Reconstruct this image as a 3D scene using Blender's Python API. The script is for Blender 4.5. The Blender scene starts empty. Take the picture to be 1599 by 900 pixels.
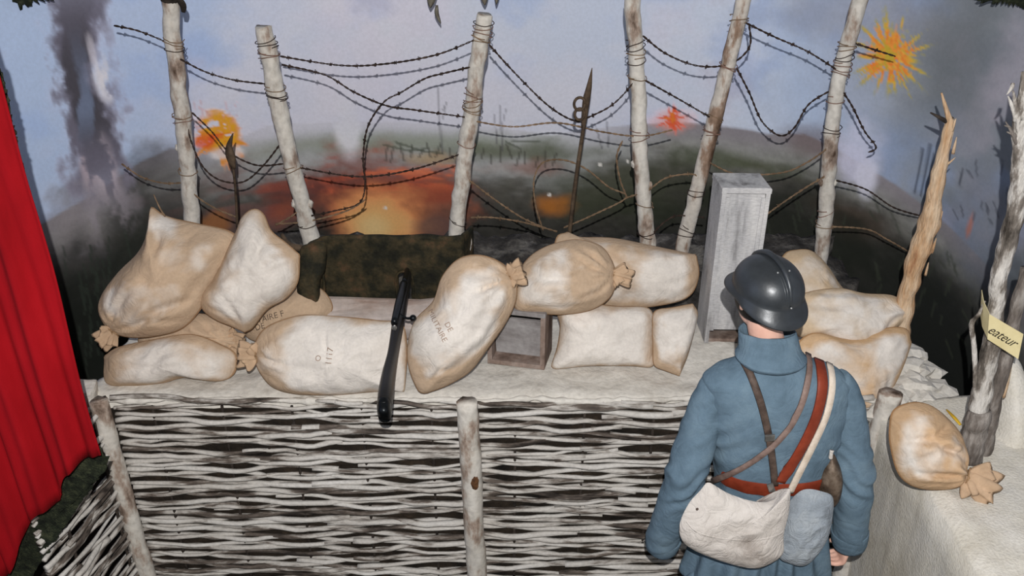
import bpy, bmesh, math, random
import numpy as np
from mathutils import Vector, Matrix, noise as mnoise
from mathutils.bvhtree import BVHTree

random.seed(7)
SC = bpy.context.scene
COL = SC.collection

# ------------------------------------------------------------------ camera
CAM_H = 2.9                      # eye height above the trench floor
PITCH = math.radians(27.0)       # looking down from the visitors' walkway
FPX = 1400.0                     # focal length in pixels of the 1599x900 frame
cam_data = bpy.data.cameras.new('camera')
cam_data.sensor_width = 36.0
cam_data.lens = FPX / 1599.0 * 36.0
cam_data.clip_start = 0.05
cam = bpy.data.objects.new('camera', cam_data)
COL.objects.link(cam)
cam.location = (0, 0, CAM_H)
cam.rotation_euler = (math.pi / 2 - PITCH, 0, 0)
SC.camera = cam

# ------------------------------------------------------------------ world, flash, exposure
world = bpy.data.worlds.new('world')
SC.world = world
world.use_nodes = True
world.node_tree.nodes['Background'].inputs[0].default_value = (0.95, 0.97, 1.0, 1)
world.node_tree.nodes['Background'].inputs[1].default_value = 0.20
fl = bpy.data.lights.new('camera_flash', 'POINT')
fl.energy = 520.0
fl.shadow_soft_size = 0.010
fl.color = (1.0, 0.975, 0.95)
flash = bpy.data.objects.new('camera_flash', fl)
flash.location = (0.0, -0.10, CAM_H + 0.25)
COL.objects.link(flash)
SC.view_settings.view_transform = 'Standard'
SC.view_settings.look = 'None'
SC.view_settings.gamma = 1.0
SC.view_settings.use_curve_mapping = False
SC.view_settings.exposure = 0.0

# ------------------------------------------------------------------ helpers
SP, CP = math.sin(PITCH), math.cos(PITCH)

def ray(u, v):
    dx = (u - 799.5) / FPX
    dv = (v - 450.0) / FPX
    return Vector((dx, CP - dv * SP, -SP - dv * CP))

EYE = Vector((0, 0, CAM_H))
FLOOR = -0.14

def P(u, v, y):
    """world point that stands at distance y and was measured at photo pixel (u, v)"""
    r = ray(u, v)
    return EYE + r * (y / r.y)

def Pz(u, v, z):
    r = ray(u, v)
    return EYE + r * ((z - CAM_H) / r.z)

def px(p):
    """pixels covered by one metre at world point p"""
    d = (Vector(p) - EYE)
    return FPX / (d.y * CP - d.z * SP)

def lin(c):
    return tuple(((x / 255.0) / 12.92 if x <= 10 else (((x / 255.0) + 0.055) / 1.055) ** 2.4) for x in c)

def tagit(o, label=None, cat=None, group=None, kind=None):
    if label: o['label'] = label
    if cat: o['category'] = cat
    if group: o['group'] = group
    if kind: o['kind'] = kind
    return o

def empty(name, loc, label, cat, group=None, kind=None):
    o = bpy.data.objects.new(name, None)
    o.empty_display_size = 0.05
    COL.objects.link(o)
    o.location = loc
    return tagit(o, label, cat, group, kind)

def adopt(o, parent):
    if parent is not None:
        o.parent = parent
        if parent.type == 'EMPTY':      # parts keep world coordinates; mesh parents already sit at the origin
            o.matrix_parent_inverse = Matrix.Translation(parent.location).inverted()
    return o

def mesh(name, verts, faces, mat, parent=None, smooth=True):
    me = bpy.data.meshes.new(name)
    me.from_pydata([tuple(v) for v in verts], [], faces)
    me.update()
    if smooth:
        me.polygons.foreach_set('use_smooth', [True] * len(me.polygons))
    o = bpy.data.objects.new(name, me)
    COL.objects.link(o)
    if mat is not None:
        me.materials.append(mat)
    return adopt(o, parent)

def bm_obj(name, bm, mat, parent=None, smooth=False):
    me = bpy.data.meshes.new(name)
    bm.normal_update()
    bm.to_mesh(me)
    bm.free()
    if smooth:
        me.polygons.foreach_set('use_smooth', [True] * len(me.polygons))
    o = bpy.data.objects.new(name, me)
    COL.objects.link(o)
    me.materials.append(mat)
    return adopt(o, parent)

def crom(pts, n, closed=False):
    """Catmull-Rom resample of a list of Vectors/tuples to n points"""
    p = [np.array(q, dtype=float) for q in pts]
    m = len(p)
    segs = m if closed else m - 1
    out = []
    dense = []
    for i in range(segs):
        if closed:
            a, b, c, d = p[(i - 1) % m], p[i], p[(i + 1) % m], p[(i + 2) % m]
        else:
            a, b, c, d = p[max(i - 1, 0)], p[i], p[i + 1], p[min(i + 2, m - 1)]
        for k in range(12):
            t = k / 12.0
            dense.append(0.5 * ((2 * b) + (-a + c) * t + (2 * a - 5 * b + 4 * c - d) * t * t + (-a + 3 * b - 3 * c + d) * t ** 3))
    dense.append(p[0] if closed else p[-1])
    dense = np.array(dense)
    seg = np.linalg.norm(np.diff(dense[:, :min(3, dense.shape[1])], axis=0), axis=1)
    s = np.concatenate([[0], np.cumsum(seg)])
    tt = np.linspace(0, s[-1], n, endpoint=not closed)
    return np.stack([np.interp(tt, s, dense[:, k]) for k in range(dense.shape[1])], axis=1)

def tube_geo(pts, radii, sides=8, n=None, bump=0.0, bscale=20.0, flat=None, cap=True, jag=0.0):
    """tube along pts; radii per point; returns verts, faces"""
    data = [tuple(p) + (r,) for p, r in zip(pts, radii)]
    n = n or max(2, len(pts) * 4)
    arr = crom(data, n) if len(data) > 2 else np.array([np.array(data[0]) * (1 - t) + np.array(data[1]) * t for t in np.linspace(0, 1, n)])
    C = [Vector(a[:3]) for a in arr]
    R = arr[:, 3]
    verts, faces = [], []
    T = (C[1] - C[0]).normalized()
    up = Vector((0, -1, 0)) if abs(T.y) < 0.9 else Vector((0, 0, 1))
    N = (up - T * up.dot(T)).normalized()
    for i in range(n):
        T = (C[min(i + 1, n - 1)] - C[max(i - 1, 0)])
        if T.length < 1e-9: T = Vector((0, 0, 1))
        T.normalize()
        N = (N - T * N.dot(T)).normalized()
        B = T.cross(N)
        for k in range(sides):
            a = 2 * math.pi * k / sides
            d = N * math.cos(a) + B * math.sin(a)
            r = R[i]
            if flat: d = N * math.cos(a) * flat + B * math.sin(a)
            if bump:
                q = (C[i] + d * r) * bscale
                r = r * (1 + bump * mnoise.noise(q))
            pt = C[i] + d * r
            if jag and (i == n - 1 or i == 0):
                pt += T * (jag * (random.random() - 0.3)) * (1 if i else -1)
            verts.append(pt)
    for i in range(n - 1):
        for k in range(sides):
            a, b = i * sides + k, i * sides + (k + 1) % sides
            faces.append((a, b, b + sides, a + sides))
    if cap:
        faces.append(tuple(range(sides - 1, -1, -1)))
        faces.append(tuple((n - 1) * sides + k for k in range(sides)))
    return verts, faces

def join_geo(*gs):
    V, F = [], []
    for v, f in gs:
        o = len(V)
        V += list(v)
        F += [tuple(i + o for i in q) for q in f]
    return V, F

def tube(name, pts, radii, mat, parent=None, **kw):
    v, f = tube_geo(pts, radii, **kw)
    return mesh(name, v, f, mat, parent)

def box_geo(c, ax, ay, az, hx, hy, hz):
    c, ax, ay, az = Vector(c), Vector(ax), Vector(ay), Vector(az)
    V = []
    for sx in (-1, 1):
        for sy in (-1, 1):
            for sz in (-1, 1):
                V.append(c + ax * hx * sx + ay * hy * sy + az * hz * sz)
    F = [(0, 1, 3, 2), (4, 6, 7, 5), (0, 4, 5, 1), (2, 3, 7, 6), (0, 2, 6, 4), (1, 5, 7, 3)]
    return V, F

def bevbox(name, c, ax, ay, az, hx, hy, hz, mat, parent=None, bev=0.004, rough=0.0):
    V, F = box_geo(c, ax, ay, az, hx, hy, hz)
    bm = bmesh.new()
    vs = [bm.verts.new(v) for v in V]
    for f in F: bm.faces.new([vs[i] for i in f])
    bmesh.ops.recalc_face_normals(bm, faces=bm.faces)
    bmesh.ops.bevel(bm, geom=list(bm.edges), offset=bev, segments=2, affect='EDGES', profile=0.6)
    if rough:
        bmesh.ops.subdivide_edges(bm, edges=[e for e in bm.edges if e.calc_length() > 0.03], cuts=4, use_grid_fill=True)
        for v in bm.verts:
            v.co += Vector((mnoise.noise(v.co * 14), mnoise.noise(v.co * 14 + Vector((5, 0, 0))), mnoise.noise(v.co * 14 + Vector((0, 9, 0))))) * rough
    return bm_obj(name, bm, mat, parent)

# ------------------------------------------------------------------ materials
MATS = {}
def new_mat(name):
    m = bpy.data.materials.new(name)
    m.use_nodes = True
    nt = m.node_tree
    b = nt.nodes['Principled BSDF']
    return m, nt, b

def ramp(nt, stops, interp='LINEAR'):
    r = nt.nodes.new('ShaderNodeValToRGB')
    cr = r.color_ramp
    cr.interpolation = interp
    while len(cr.elements) < len(stops): cr.elements.new(0.5)
    for e, (p, c) in zip(cr.elements, stops):
        e.position = p
        e.color = tuple(c) + (1,)
    return r

def patchy(name, stops, scale=6.0, stretch=(1, 1, 1), rough=0.85, bump=0.3, bscale=60.0, detail=6.0, objrand=0.0, metal=0.0, distort=0.0, spec=0.25, fine=0.0, bdist=0.004, bstretch=None, crumple=0.0, cscale=16.0):
    """noise -> colour ramp base colour, finer noise -> bump"""
    m, nt, b = new_mat(name)
    L = nt.links.new
    tc = nt.nodes.new('ShaderNodeTexCoord')
    mp = nt.nodes.new('ShaderNodeMapping')
    mp.inputs['Scale'].default_value = stretch
    L(tc.outputs['Object'], mp.inputs['Vector'])
    if objrand:
        oi = nt.nodes.new('ShaderNodeObjectInfo')
        vm = nt.nodes.new('ShaderNodeMath'); vm.operation = 'MULTIPLY'; vm.inputs[1].default_value = 37.0
        L(oi.outputs['Random'], vm.inputs[0])
        L(vm.outputs[0], mp.inputs['Location'])
    n1 = nt.nodes.new('ShaderNodeTexNoise')
    n1.inputs['Scale'].default_value = scale
    n1.inputs['Detail'].default_value = detail
    n1.inputs['Roughness'].default_value = 0.62
    n1.inputs['Distortion'].default_value = distort
    L(mp.outputs['Vector'], n1.inputs['Vector'])
    r = ramp(nt, [(p, lin(c)) for p, c in stops])
    if objrand:
        ad = nt.nodes.new('ShaderNodeMath'); ad.operation = 'MULTIPLY_ADD'
        ad.inputs[1].default_value = objrand
        sb = nt.nodes.new('ShaderNodeMath'); sb.operation = 'SUBTRACT'; sb.inputs[1].default_value = objrand * 0.5
        L(oi.outputs['Random'], ad.inputs[0]); L(n1.outputs['Fac'], sb.inputs[0]); L(sb.outputs[0], ad.inputs[2])
        L(ad.outputs[0], r.inputs['Fac'])
    else:
        L(n1.outputs['Fac'], r.inputs['Fac'])
    out = r.outputs['Color']
    n2 = nt.nodes.new('ShaderNodeTexNoise')
    n2.inputs['Scale'].default_value = bscale
    n2.inputs['Detail'].default_value = 5.0
    if bstretch:
        mp2 = nt.nodes.new('ShaderNodeMapping'); mp2.inputs['Scale'].default_value = bstretch
        L(tc.outputs['Object'], mp2.inputs['Vector']); L(mp2.outputs['Vector'], n2.inputs['Vector'])
    else:
        L(tc.outputs['Object'], n2.inputs['Vector'])
    if fine:
        mx = nt.nodes.new('ShaderNodeMix'); mx.data_type = 'RGBA'; mx.blend_type = 'MULTIPLY'
        mx.inputs['Factor'].default_value = fine
        g = ramp(nt, [(0.3, (0.25, 0.25, 0.25)), (0.62, (1, 1, 1))])
        L(n2.outputs['Fac'], g.inputs['Fac'])
        L(out, mx.inputs['A']); L(g.outputs['Color'], mx.inputs['B'])
        out = mx.outputs['Result']
    L(out, b.inputs['Base Color'])
    bp = nt.nodes.new('ShaderNodeBump')
    bp.inputs['Strength'].default_value = bump
    bp.inputs['Distance'].default_value = bdist
    L(n2.outputs['Fac'], bp.inputs['Height'])
    L(bp.outputs['Normal'], b.inputs['Normal'])
    if crumple: add_crumple(nt, tc, bp, crumple, cscale)
    b.inputs['Roughness'].default_value = rough
    b.inputs['Metallic'].default_value = metal
    b.inputs['Specular IOR Level'].default_value = spec
    MATS[name] = m
    return m

def add_crumple(nt, tc, bp, amount, scale):
    """broad soft cloth creases underneath the fine relief"""
    n = nt.nodes.new('ShaderNodeTexNoise'); n.inputs['Scale'].default_value = scale; n.inputs['Detail'].default_value = 3; n.inputs['Distortion'].default_value = 1.6
    ab = nt.nodes.new('ShaderNodeMath'); ab.operation = 'SUBTRACT'; ab.inputs[1].default_value = 0.5
    a2 = nt.nodes.new('ShaderNodeMath'); a2.operation = 'ABSOLUTE'
    pw = nt.nodes.new('ShaderNodeMath'); pw.operation = 'POWER'; pw.inputs[1].default_value = 0.6
    b2 = nt.nodes.new('ShaderNodeBump'); b2.inputs['Strength'].default_value = amount; b2.inputs['Distance'].default_value = 0.02
    L = nt.links.new
    L(tc.outputs['Object'], n.inputs['Vector']); L(n.outputs['Fac'], ab.inputs[0]); L(ab.outputs[0], a2.inputs[0]); L(a2.outputs[0], pw.inputs[0])
    L(pw.outputs[0], b2.inputs['Height']); L(b2.outputs['Normal'], bp.inputs['Normal'])

def attr_mat(name, attr='col', rough=0.85, bump=0.25, bscale=90.0, vary=0.25, vscale=30.0, stretch=(1, 1, 1), spec=0.2, bdist=0.003, crumple=0.0, cscale=16.0):
    """colour from a mesh colour attribute, broken up with noise"""
    m, nt, b = new_mat(name)
    L = nt.links.new
    at = nt.nodes.new('ShaderNodeAttribute'); at.attribute_name = attr
    tc = nt.nodes.new('ShaderNodeTexCoord')
    mp = nt.nodes.new('ShaderNodeMapping'); mp.inputs['Scale'].default_value = stretch
    L(tc.outputs['Object'], mp.inputs['Vector'])
    n1 = nt.nodes.new('ShaderNodeTexNoise'); n1.inputs['Scale'].default_value = vscale; n1.inputs['Detail'].default_value = 8
    L(mp.outputs['Vector'], n1.inputs['Vector'])
    g = ramp(nt, [(0.3, (1 - vary,) * 3), (0.7, (1 + vary,) * 3)])
    L(n1.outputs['Fac'], g.inputs['Fac'])
    mx = nt.nodes.new('ShaderNodeMix'); mx.data_type = 'RGBA'; mx.blend_type = 'MULTIPLY'; mx.inputs['Factor'].default_value = 1
    L(at.outputs['Color'], mx.inputs['A']); L(g.outputs['Color'], mx.inputs['B'])
    L(mx.outputs['Result'], b.inputs['Base Color'])
    n2 = nt.nodes.new('ShaderNodeTexNoise'); n2.inputs['Scale'].default_value = bscale; n2.inputs['Detail'].default_value = 4
    L(mp.outputs['Vector'], n2.inputs['Vector'])
    bp = nt.nodes.new('ShaderNodeBump'); bp.inputs['Strength'].default_value = bump; bp.inputs['Distance'].default_value = bdist
    L(n2.outputs['Fac'], bp.inputs['Height']); L(bp.outputs['Normal'], b.inputs['Normal'])
    if crumple: add_crumple(nt, tc, bp, crumple, cscale)
    b.inputs['Roughness'].default_value = rough
    b.inputs['Specular IOR Level'].default_value = spec
    MATS[name] = m
    return m

def set_col(me, arr, name='col'):
    a = me.color_attributes.new(name, 'FLOAT_COLOR', 'POINT')
    arr = np.asarray(arr, dtype=np.float32)
    if arr.shape[1] == 3:
        arr = np.concatenate([arr, np.ones((len(arr), 1), np.float32)], axis=1)
    a.data.foreach_set('color', arr.ravel())

m_plaster = patchy('whitewashed_plaster', [(0.25, (150, 142, 130)), (0.40, (206, 201, 192)), (0.7, (222, 218, 210))], scale=5, rough=0.9, bump=0.55, bscale=45, fine=0.22, bdist=0.008)
m_bank = patchy('cream_plaster', [(0.3, (190, 183, 168)), (0.5, (212, 207, 196)), (0.75, (224, 221, 215))], scale=4, rough=0.92, bump=0.6, bscale=110, fine=0.18, bdist=0.006)
m_earth = patchy('grey_earth', [(0.3, (30, 28, 26)), (0.5, (64, 61, 58)), (0.7, (120, 116, 110))], scale=9, rough=0.95, bump=0.9, bscale=35, bdist=0.02)
m_dark = patchy('dark_earth_and_backing', [(0.3, (20, 17, 14)), (0.6, (46, 38, 30)), (0.8, (70, 58, 44))], scale=8, rough=0.95, bump=0.8, bscale=30, bdist=0.02)
m_rod = patchy('limewashed_rod', [(0.30, (44, 38, 34)), (0.41, (104, 94, 86)), (0.49, (190, 185, 178)), (0.75, (212, 209, 204))], scale=14, stretch=(0.22, 1, 1.6), rough=0.85, bump=0.6, bscale=70, objrand=0.17, bdist=0.004, fine=0.25)
m_rodw = patchy('limewashed_wing_rod', [(0.30, (44, 38, 34)), (0.41, (104, 94, 86)), (0.49, (190, 185, 178)), (0.75, (212, 209, 204))], scale=14, stretch=(1, 0.22, 1.6), rough=0.85, bump=0.6, bscale=70, objrand=0.17, bdist=0.004, fine=0.25)
m_post = patchy('limewashed_post', [(0.33, (84, 66, 54)), (0.42, (164, 146, 132)), (0.50, (206, 200, 190)), (0.75, (226, 222, 214))], scale=7, stretch=(1.3, 1.3, 0.6), rough=0.85, bump=0.6, bscale=40, objrand=0.05, fine=0.3, bdist=0.006)
m_postb = patchy('bare_wood_post', [(0.30, (88, 66, 50)), (0.42, (150, 126, 108)), (0.48, (198, 190, 180)), (0.75, (220, 215, 206))], scale=6, stretch=(1.3, 1.3, 0.5), rough=0.85, bump=0.6, bscale=40, fine=0.35, bdist=0.006)
m_bark = patchy('dark_bark', [(0.3, (26, 22, 20)), (0.6, (62, 54, 48)), (0.8, (98, 90, 82))], scale=20, rough=0.95, bump=1.0, bscale=60, bdist=0.01)
m_wire = patchy('rusty_wire', [(0.3, (30, 23, 20)), (0.6, (66, 52, 46)), (0.8, (96, 80, 70))], scale=30, rough=0.8, bump=0.2, metal=0.2)
m_wirel = patchy('pale_rusty_wire', [(0.3, (96, 78, 60)), (0.6, (140, 116, 92)), (0.8, (160, 140, 116))], scale=30, rough=0.8, bump=0.2, metal=0.1)
m_twine = patchy('twine', [(0.3, (110, 84, 60)), (0.6, (160, 130, 98))], scale=60, rough=0.9, bump=0.3)
# ------------------------------------------------------------------ painted backdrop wall
XL, XR, YB, RC = -2.5, 2.3, 5.05, 1.75
def wall_path():
    pts = []
    for y in np.arange(0.6, 2.6, 0.2): pts.append((XL, y))
    for y in np.arange(2.6, YB - RC, 0.012): pts.append((XL, y))
    for a in np.linspace(math.pi, math.pi / 2, 230)[:-1]:
        pts.append((XL + RC + RC * math.cos(a), YB - RC + RC * math.sin(a)))
    for x in np.arange(XL + RC, XR - RC, 0.011): pts.append((x, YB))
    for a in np.linspace(math.pi / 2, 0, 230)[:-1]:
        pts.append((XR - RC + RC * math.cos(a), YB - RC + RC * math.sin(a)))
    for y in np.arange(YB - RC, 2.6, -0.012): pts.append((XR, y))
    for y in np.arange(2.6, 0.6, -0.2): pts.append((XR, y))
    return np.array(pts)
WP = wall_path()
WS = np.concatenate([[0], np.cumsum(np.linalg.norm(np.diff(WP, axis=0), axis=1))])
WANG = np.arctan2(WP[:, 0], WP[:, 1])
WS -= np.interp(0.0, WANG, WS)          # s = 0 straight ahead of the visitor

def wall_at(u, v):
    """(s, z) on the wall of a feature measured at photo pixel (u, v)"""
    r = ray(u, v)
    s = np.interp(math.atan2(r.x, r.y), WANG, WS)
    x = np.interp(s, WS, WP[:, 0]); y = np.interp(s, WS, WP[:, 1])
    t = math.hypot(x, y) / math.hypot(r.x, r.y)
    return float(s), CAM_H + r.z * t

RNG = np.random.RandomState(3)
LAT = RNG.rand(256, 256)
def vnoise(x, y):
    xi = np.floor(x).astype(int); yi = np.floor(y).astype(int)
    fx = x - xi; fy = y - yi
    fx = fx * fx * (3 - 2 * fx); fy = fy * fy * (3 - 2 * fy)
    a = LAT[xi % 256, yi % 256]; b = LAT[(xi + 1) % 256, yi % 256]
    c = LAT[xi % 256, (yi + 1) % 256]; d = LAT[(xi + 1) % 256, (yi + 1) % 256]
    return (a * (1 - fx) + b * fx) * (1 - fy) + (c * (1 - fx) + d * fx) * fy
def fbm(x, y, o=5, g=0.55):
    t = 0; a = 1.0; n = 0
    for k in range(o):
        t = t + a * vnoise(x + 17.3 * k, y + 9.1 * k); n += a
        x = x * 2.03; y = y * 2.03; a *= g
    return t / n
def sstep(a, b, x):
    t = np.clip((x - a) / (b - a), 0, 1)
    return t * t * (3 - 2 * t)

PAINT_GAIN = 1.9
def paint(S, Z):
    """pigment of the panorama at wall coordinates (s, z)"""
    C = np.zeros(S.shape + (3,))
    n1 = fbm(S * 1.3 + 5, Z * 2.2 + 3, 5)
    n2 = fbm(S * 5 + 40, Z * 7 + 10, 5)
    n3 = fbm(S * 22 + 8, Z * 30 + 4, 4)
    nv = fbm(S * 9 + 60, Z * 6 + 14, 5)       # upright brush marks
    nh = fbm(S * 3.5 + 22, Z * 18 + 31, 4)     # level brush marks
    def col(c): return np.array(lin(c))
    def mix(c, m):
        nonlocal C
        m = np.clip(m, 0, 1)[..., None]
        C = C * (1 - m) + col(c) * m
    def at(u, v): return wall_at(u, v)
    def scale(u, v): return abs(at(u + 5, v)[0] - at(u - 5, v)[0]) / 10, abs(at(u, v + 5)[1] - at(u, v - 5)[1]) / 10
    def line(pts):
        q = sorted(at(u, v) for u, v in pts)
        return np.interp(S, [a for a, b in q], [b for a, b in q])
    def blob(u, v, ru, rv, soft=1.0, wob=0.6, k=None):
        s0, z0 = at(u, v); ks, kz = scale(u, v)
        d = np.sqrt(((S - s0) / (ru * ks)) ** 2 + ((Z - z0) / (rv * kz)) ** 2) + wob * (n2 - 0.5) * 2
        return sstep(1 + soft * 0.5, 1 - soft * 0.5, d)
    # sky, left to right
    stops = [(-60, (140, 164, 204)), (20, (146, 170, 208)), (220, (150, 170, 206)), (330, (146, 166, 202)), (440, (172, 180, 204)), (600, (190, 192, 206)), (800, (176, 186, 208)), (950, (164, 175, 198)),
             (1130, (158, 168, 188)), (1250, (132, 150, 180)), (1330, (128, 140, 164)), (1420, (114, 121, 133)), (1500, (96, 102, 108)), (1560, (96, 103, 112)), (1640, (94, 102, 112))]
    stops = [(u, tuple(.68 * x + .32 * (sum(c) / 3 + 4) for x in c)) for u, c in stops]
    ss = [at(u, 150)[0] for u, c in stops]
    for k in range(3):
        C[..., k] = np.interp(S + (n1 - 0.5) * 0.5, ss, [lin(c)[k] for u, c in stops])
    mix((206, 206, 214), sstep(0.50, 0.72, n1) * 0.6 * sstep(2.1, 1.2, np.abs(S + 0.4)))
    mix((112, 132, 168), sstep(0.52, 0.75, fbm(S * 2.4 + 9, Z * 2.8 + 77)) * 0.45)
    mix((150, 140, 150), sstep(0.5, 0.75, fbm(S * 2.0 + 90, Z * 2.4 + 7)) * 0.4)
    C *= (0.90 + 0.12 * n2 + 0.10 * n3)[..., None]
    mix((188, 186, 196), blob(620, 160, 260, 70, 1.4) * 0.7)
    mix((196, 196, 206), blob(880, 170, 190, 50, 1.4) * 0.6)
    mix((120, 118, 122), blob(1330, 20, 120, 40, 1.6) * 0.5)
    mix((74, 78, 82), blob(1500, 60, 70, 150, 1.6) * 0.45)
    mix((106, 116, 132), blob(1450, 240, 60, 60, 1.6) * 0.5)
    n4 = fbm(S * 17 + 33, Z * 8 + 21, 5); n5 = fbm(S * 9 + 3, Z * 7 + 51, 5)
    # distant ridges
    hz = line([(-80, 480), (0, 395), (60, 352), (150, 300), (220, 248), (265, 228), (320, 232), (370, 216), (430, 194), (520, 190), (620, 190), (760, 196), (860, 210), (960, 196), (1060, 190), (1130, 196),
               (1200, 208), (1255, 206), (1300, 226), (1360, 262), (1430, 310), (1490, 360), (1540, 412), (1599, 480), (1680, 560)])
    wob = (n2 - 0.5) * 0.025 + (n1 - 0.5) * 0.02
    dep = hz - Z + wob                            # metres below the ridge line
    centre = sstep(1.6, 0.7, np.abs(S + 0.55))    # hazy middle
    g = sstep(-0.004, 0.014, dep)
    ridge = dep
    dep = dep - 0.12 * centre
    mix((112, 108, 112), g * (1 - 0.55 * centre))
    mix((168, 168, 176), g * centre * 0.75)
    mix((122, 124, 118), sstep(0.02, 0.16, ridge) * 0.7)
    mix((72, 70, 66), sstep(0.10, 0.28, dep + (nh - 0.5) * 0.2))
    mix((44, 43, 40), sstep(0.2, 0.46, dep + (nh - 0.5) * 0.3) * 0.95)
    mix((30, 31, 28), sstep(0.5, 0.95, dep + (n2 - 0.5) * 0.4))
    C *= (1 + (0.8 * (nh - 0.5) + 0.7 * (n3 - 0.5)) * sstep(0, 0.2, dep))[..., None]
    # greenish field strip behind the middle posts
    mix((104, 112, 92), blob(640, 222, 220, 16, 1.5) * 0.6)
    mix((60, 66, 40), blob(800, 240, 120, 14, 1.4, 0.9) * 0.7)
    mix((60, 68, 42), blob(1160, 255, 90, 16, 1.4, 0.9) * 0.6)
    mix((52, 58, 40), blob(960, 290, 150, 40, 1.6, 1.0) * 0.5)
    mix((88, 74, 72), blob(1270, 222, 45, 24, 1.2) * 0.6)
    mix((84, 66, 54), blob(1330, 345, 60, 22, 1.4, 1.0) * 0.55)
    # left hill
    mix((74, 72, 74), blob(250, 280, 90, 50, 1.4, 0.8) * 0.6)
    mix((104, 102, 106), blob(110, 350, 70, 40, 1.4, 0.8) * 0.5)
    mix((122, 116, 118), blob(130, 350, 60, 60, 1.4, 0.9) * 0.55)
    mix((22, 25, 22), blob(110, 520, 110, 120, 1.4, 0.6) * 0.9)
    mix((26, 30, 26), blob(210, 400, 70, 120, 1.4, 0.8) * 0.7)
    # right dark slope
    mix((24, 26, 25), blob(1450, 560, 170, 190, 1.3, 0.5) * 0.95)
    mix((24, 27, 22), blob(1230, 370, 170, 80, 1.3, 0.9) * 0.75)
    mix((98, 102, 112), blob(1530, 330, 45, 90, 1.4, 0.9) * 0.6)
    mix((150, 84, 52), blob(1513, 352, 4, 18, 1.0, 0.6) * 0.6)
    # burning ground
    mix((104, 74, 70), blob(420, 305, 120, 55, 1.5, 0.9) * 0.65 * sstep(.3, .6, nh))
    mix((112, 60, 48), blob(590, 300, 130, 58, 1.1, 0.7) * 0.9)
    mix((150, 70, 50), blob(590, 285, 120, 40, 1.2, 0.8) * sstep(.42, .58, nh) * .9)
    mix((70, 44, 42), blob(520, 300, 70, 34, 1.3, 0.9) * sstep(.4, .6, n5) * .8)
    mix((186, 104, 72), blob(640, 262, 90, 14, 1.4, 0.8) * sstep(.4, .6, nh) * .9)
    mix((150, 128, 92), blob(665, 248, 40, 10, 1.4, 0.8) * .6)
    mix((168, 96, 62), blob(600, 338, 92, 40, 1.4, 0.7) * .85)
    mix((118, 58, 44), blob(668, 308, 50, 10, 1.3, 0.9) * .8)
    mix((206, 146, 92), blob(596, 344, 62, 36, 1.5, 0.6) * .9)
    mix((232, 186, 122), blob(590, 350, 40, 26, 1.6, 0.5) * .9)
    mix((250, 214, 150), blob(584, 356, 20, 14, 1.7, 0.3))
    mix((66, 56, 56), blob(680, 352, 34, 26, 1.3, 0.8) * .8)
    mix((132, 84, 40), blob(335, 348, 26, 18, 1.2, 0.9) * 0.6)
    mix((150, 92, 36), blob(858, 318, 24, 15, 1.3, 0.9) * 0.75)
    mix((116, 72, 60), blob(820, 262, 60, 12, 1.4, 0.9) * 0.5)
    # smoke column
    def plume(c, pts, w, amt):
        zz = [at(u, v) for u, v in pts]
        zs = sorted((b, a) for a, b in zz)
        cx = np.interp(Z, [b for b, a in zs], [a for b, a in zs])
        ends = sstep(zs[0][0] - 0.05, zs[0][0] + 0.2, Z) * sstep(zs[-1][0] + 0.3, zs[-1][0] - 0.2, Z)
        w = w * scale(140, 160)[0]
        d = np.abs(S - cx) / w + (nv - 0.5) * 1.3 + (n4 - 0.5) * 1.3
        mix(c, sstep(1.15, 0.6, d) * ends * amt)
    plume((118, 114, 128), [(124, -60), (126, 60), (130, 150), (148, 250), (172, 330)], 52, 0.75)
    plume((78, 74, 84), [(124, -20), (116, 90), (132, 190), (156, 260), (165, 300)], 42, 0.85)
    plume((52, 50, 54), [(120, 40), (118, 130), (146, 200), (158, 240)], 26, 0.8)
    plume((112, 126, 152), [(132, 120), (134, 180), (132, 225)], 12, 0.5)
    mix((196, 194, 200), blob(163, 122, 13, 28, 1.2, 0.5) * sstep(.38, .55, n4))
    mix((170, 166, 174), blob(143, 78, 5, 24, 1.2, 0.6) * .6)
    mix((156, 146, 154), blob(162, 265, 18, 44, 1.3, 0.5) * sstep(.42, .56, n4) * .9)
    mix((150, 138, 146), blob(135, 262, 8, 30, 1.3, 0.6) * sstep(.42, .56, n4) * .8)
    mix((128, 122, 128), blob(160, 335, 44, 40, 1.4, 0.9) * sstep(.4, .6, n4) * .7)
    # pale smoke on the far right of the field
    mix((172, 172, 190), blob(1335, 245, 34, 40, 1.3, 0.9) * 0.75)
    mix((184, 184, 198), blob(1352, 285, 14, 32, 1.2, 0.9) * 0.7)
    mix((206, 206, 214), blob(545, 205, 16, 36, 1.3, 0.8) * 0.7)
    # shell bursts
    def burst(u, v, r, cols, spikes, sharp, seed, squash=1.0):
        s0, z0 = at(u, v)
        ks, kz = scale(u, v)
        dx, dz = (S - s0) / ks, (Z - z0) / kz / squash
        d = np.hypot(dx, dz); a = np.arctan2(dz, dx)
        rs = np.random.RandomState(seed)
        reach = np.zeros_like(d)
        for i in range(spikes):
            a0 = rs.rand() * 2 * math.pi
            ln = r * (0.55 + 0.6 * rs.rand())
            wdt = sharp * (0.7 + 0.8 * rs.rand())
            da = np.abs((a - a0 + math.pi) % (2 * math.pi) - math.pi)
            reach = np.maximum(reach, ln * np.exp(-(da / wdt) ** 2))
        reach = np.maximum(reach, r * 0.3) + (n3 - 0.5) * r * 0.5
        for i, (c, q) in enumerate(cols):
            mix(c, sstep(reach * q * 1.15, reach * q * 0.75, d + (n3 - 0.5) * 8 * i) * 0.92)
    burst(1390, 88, 60, [((132, 126, 66), 1.0), ((172, 142, 50), 0.86), ((190, 104, 44), 0.70), ((206, 160, 70), 0.36), ((196, 96, 40), .2)], 70, 0.07, 5, 1.2)
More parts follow.
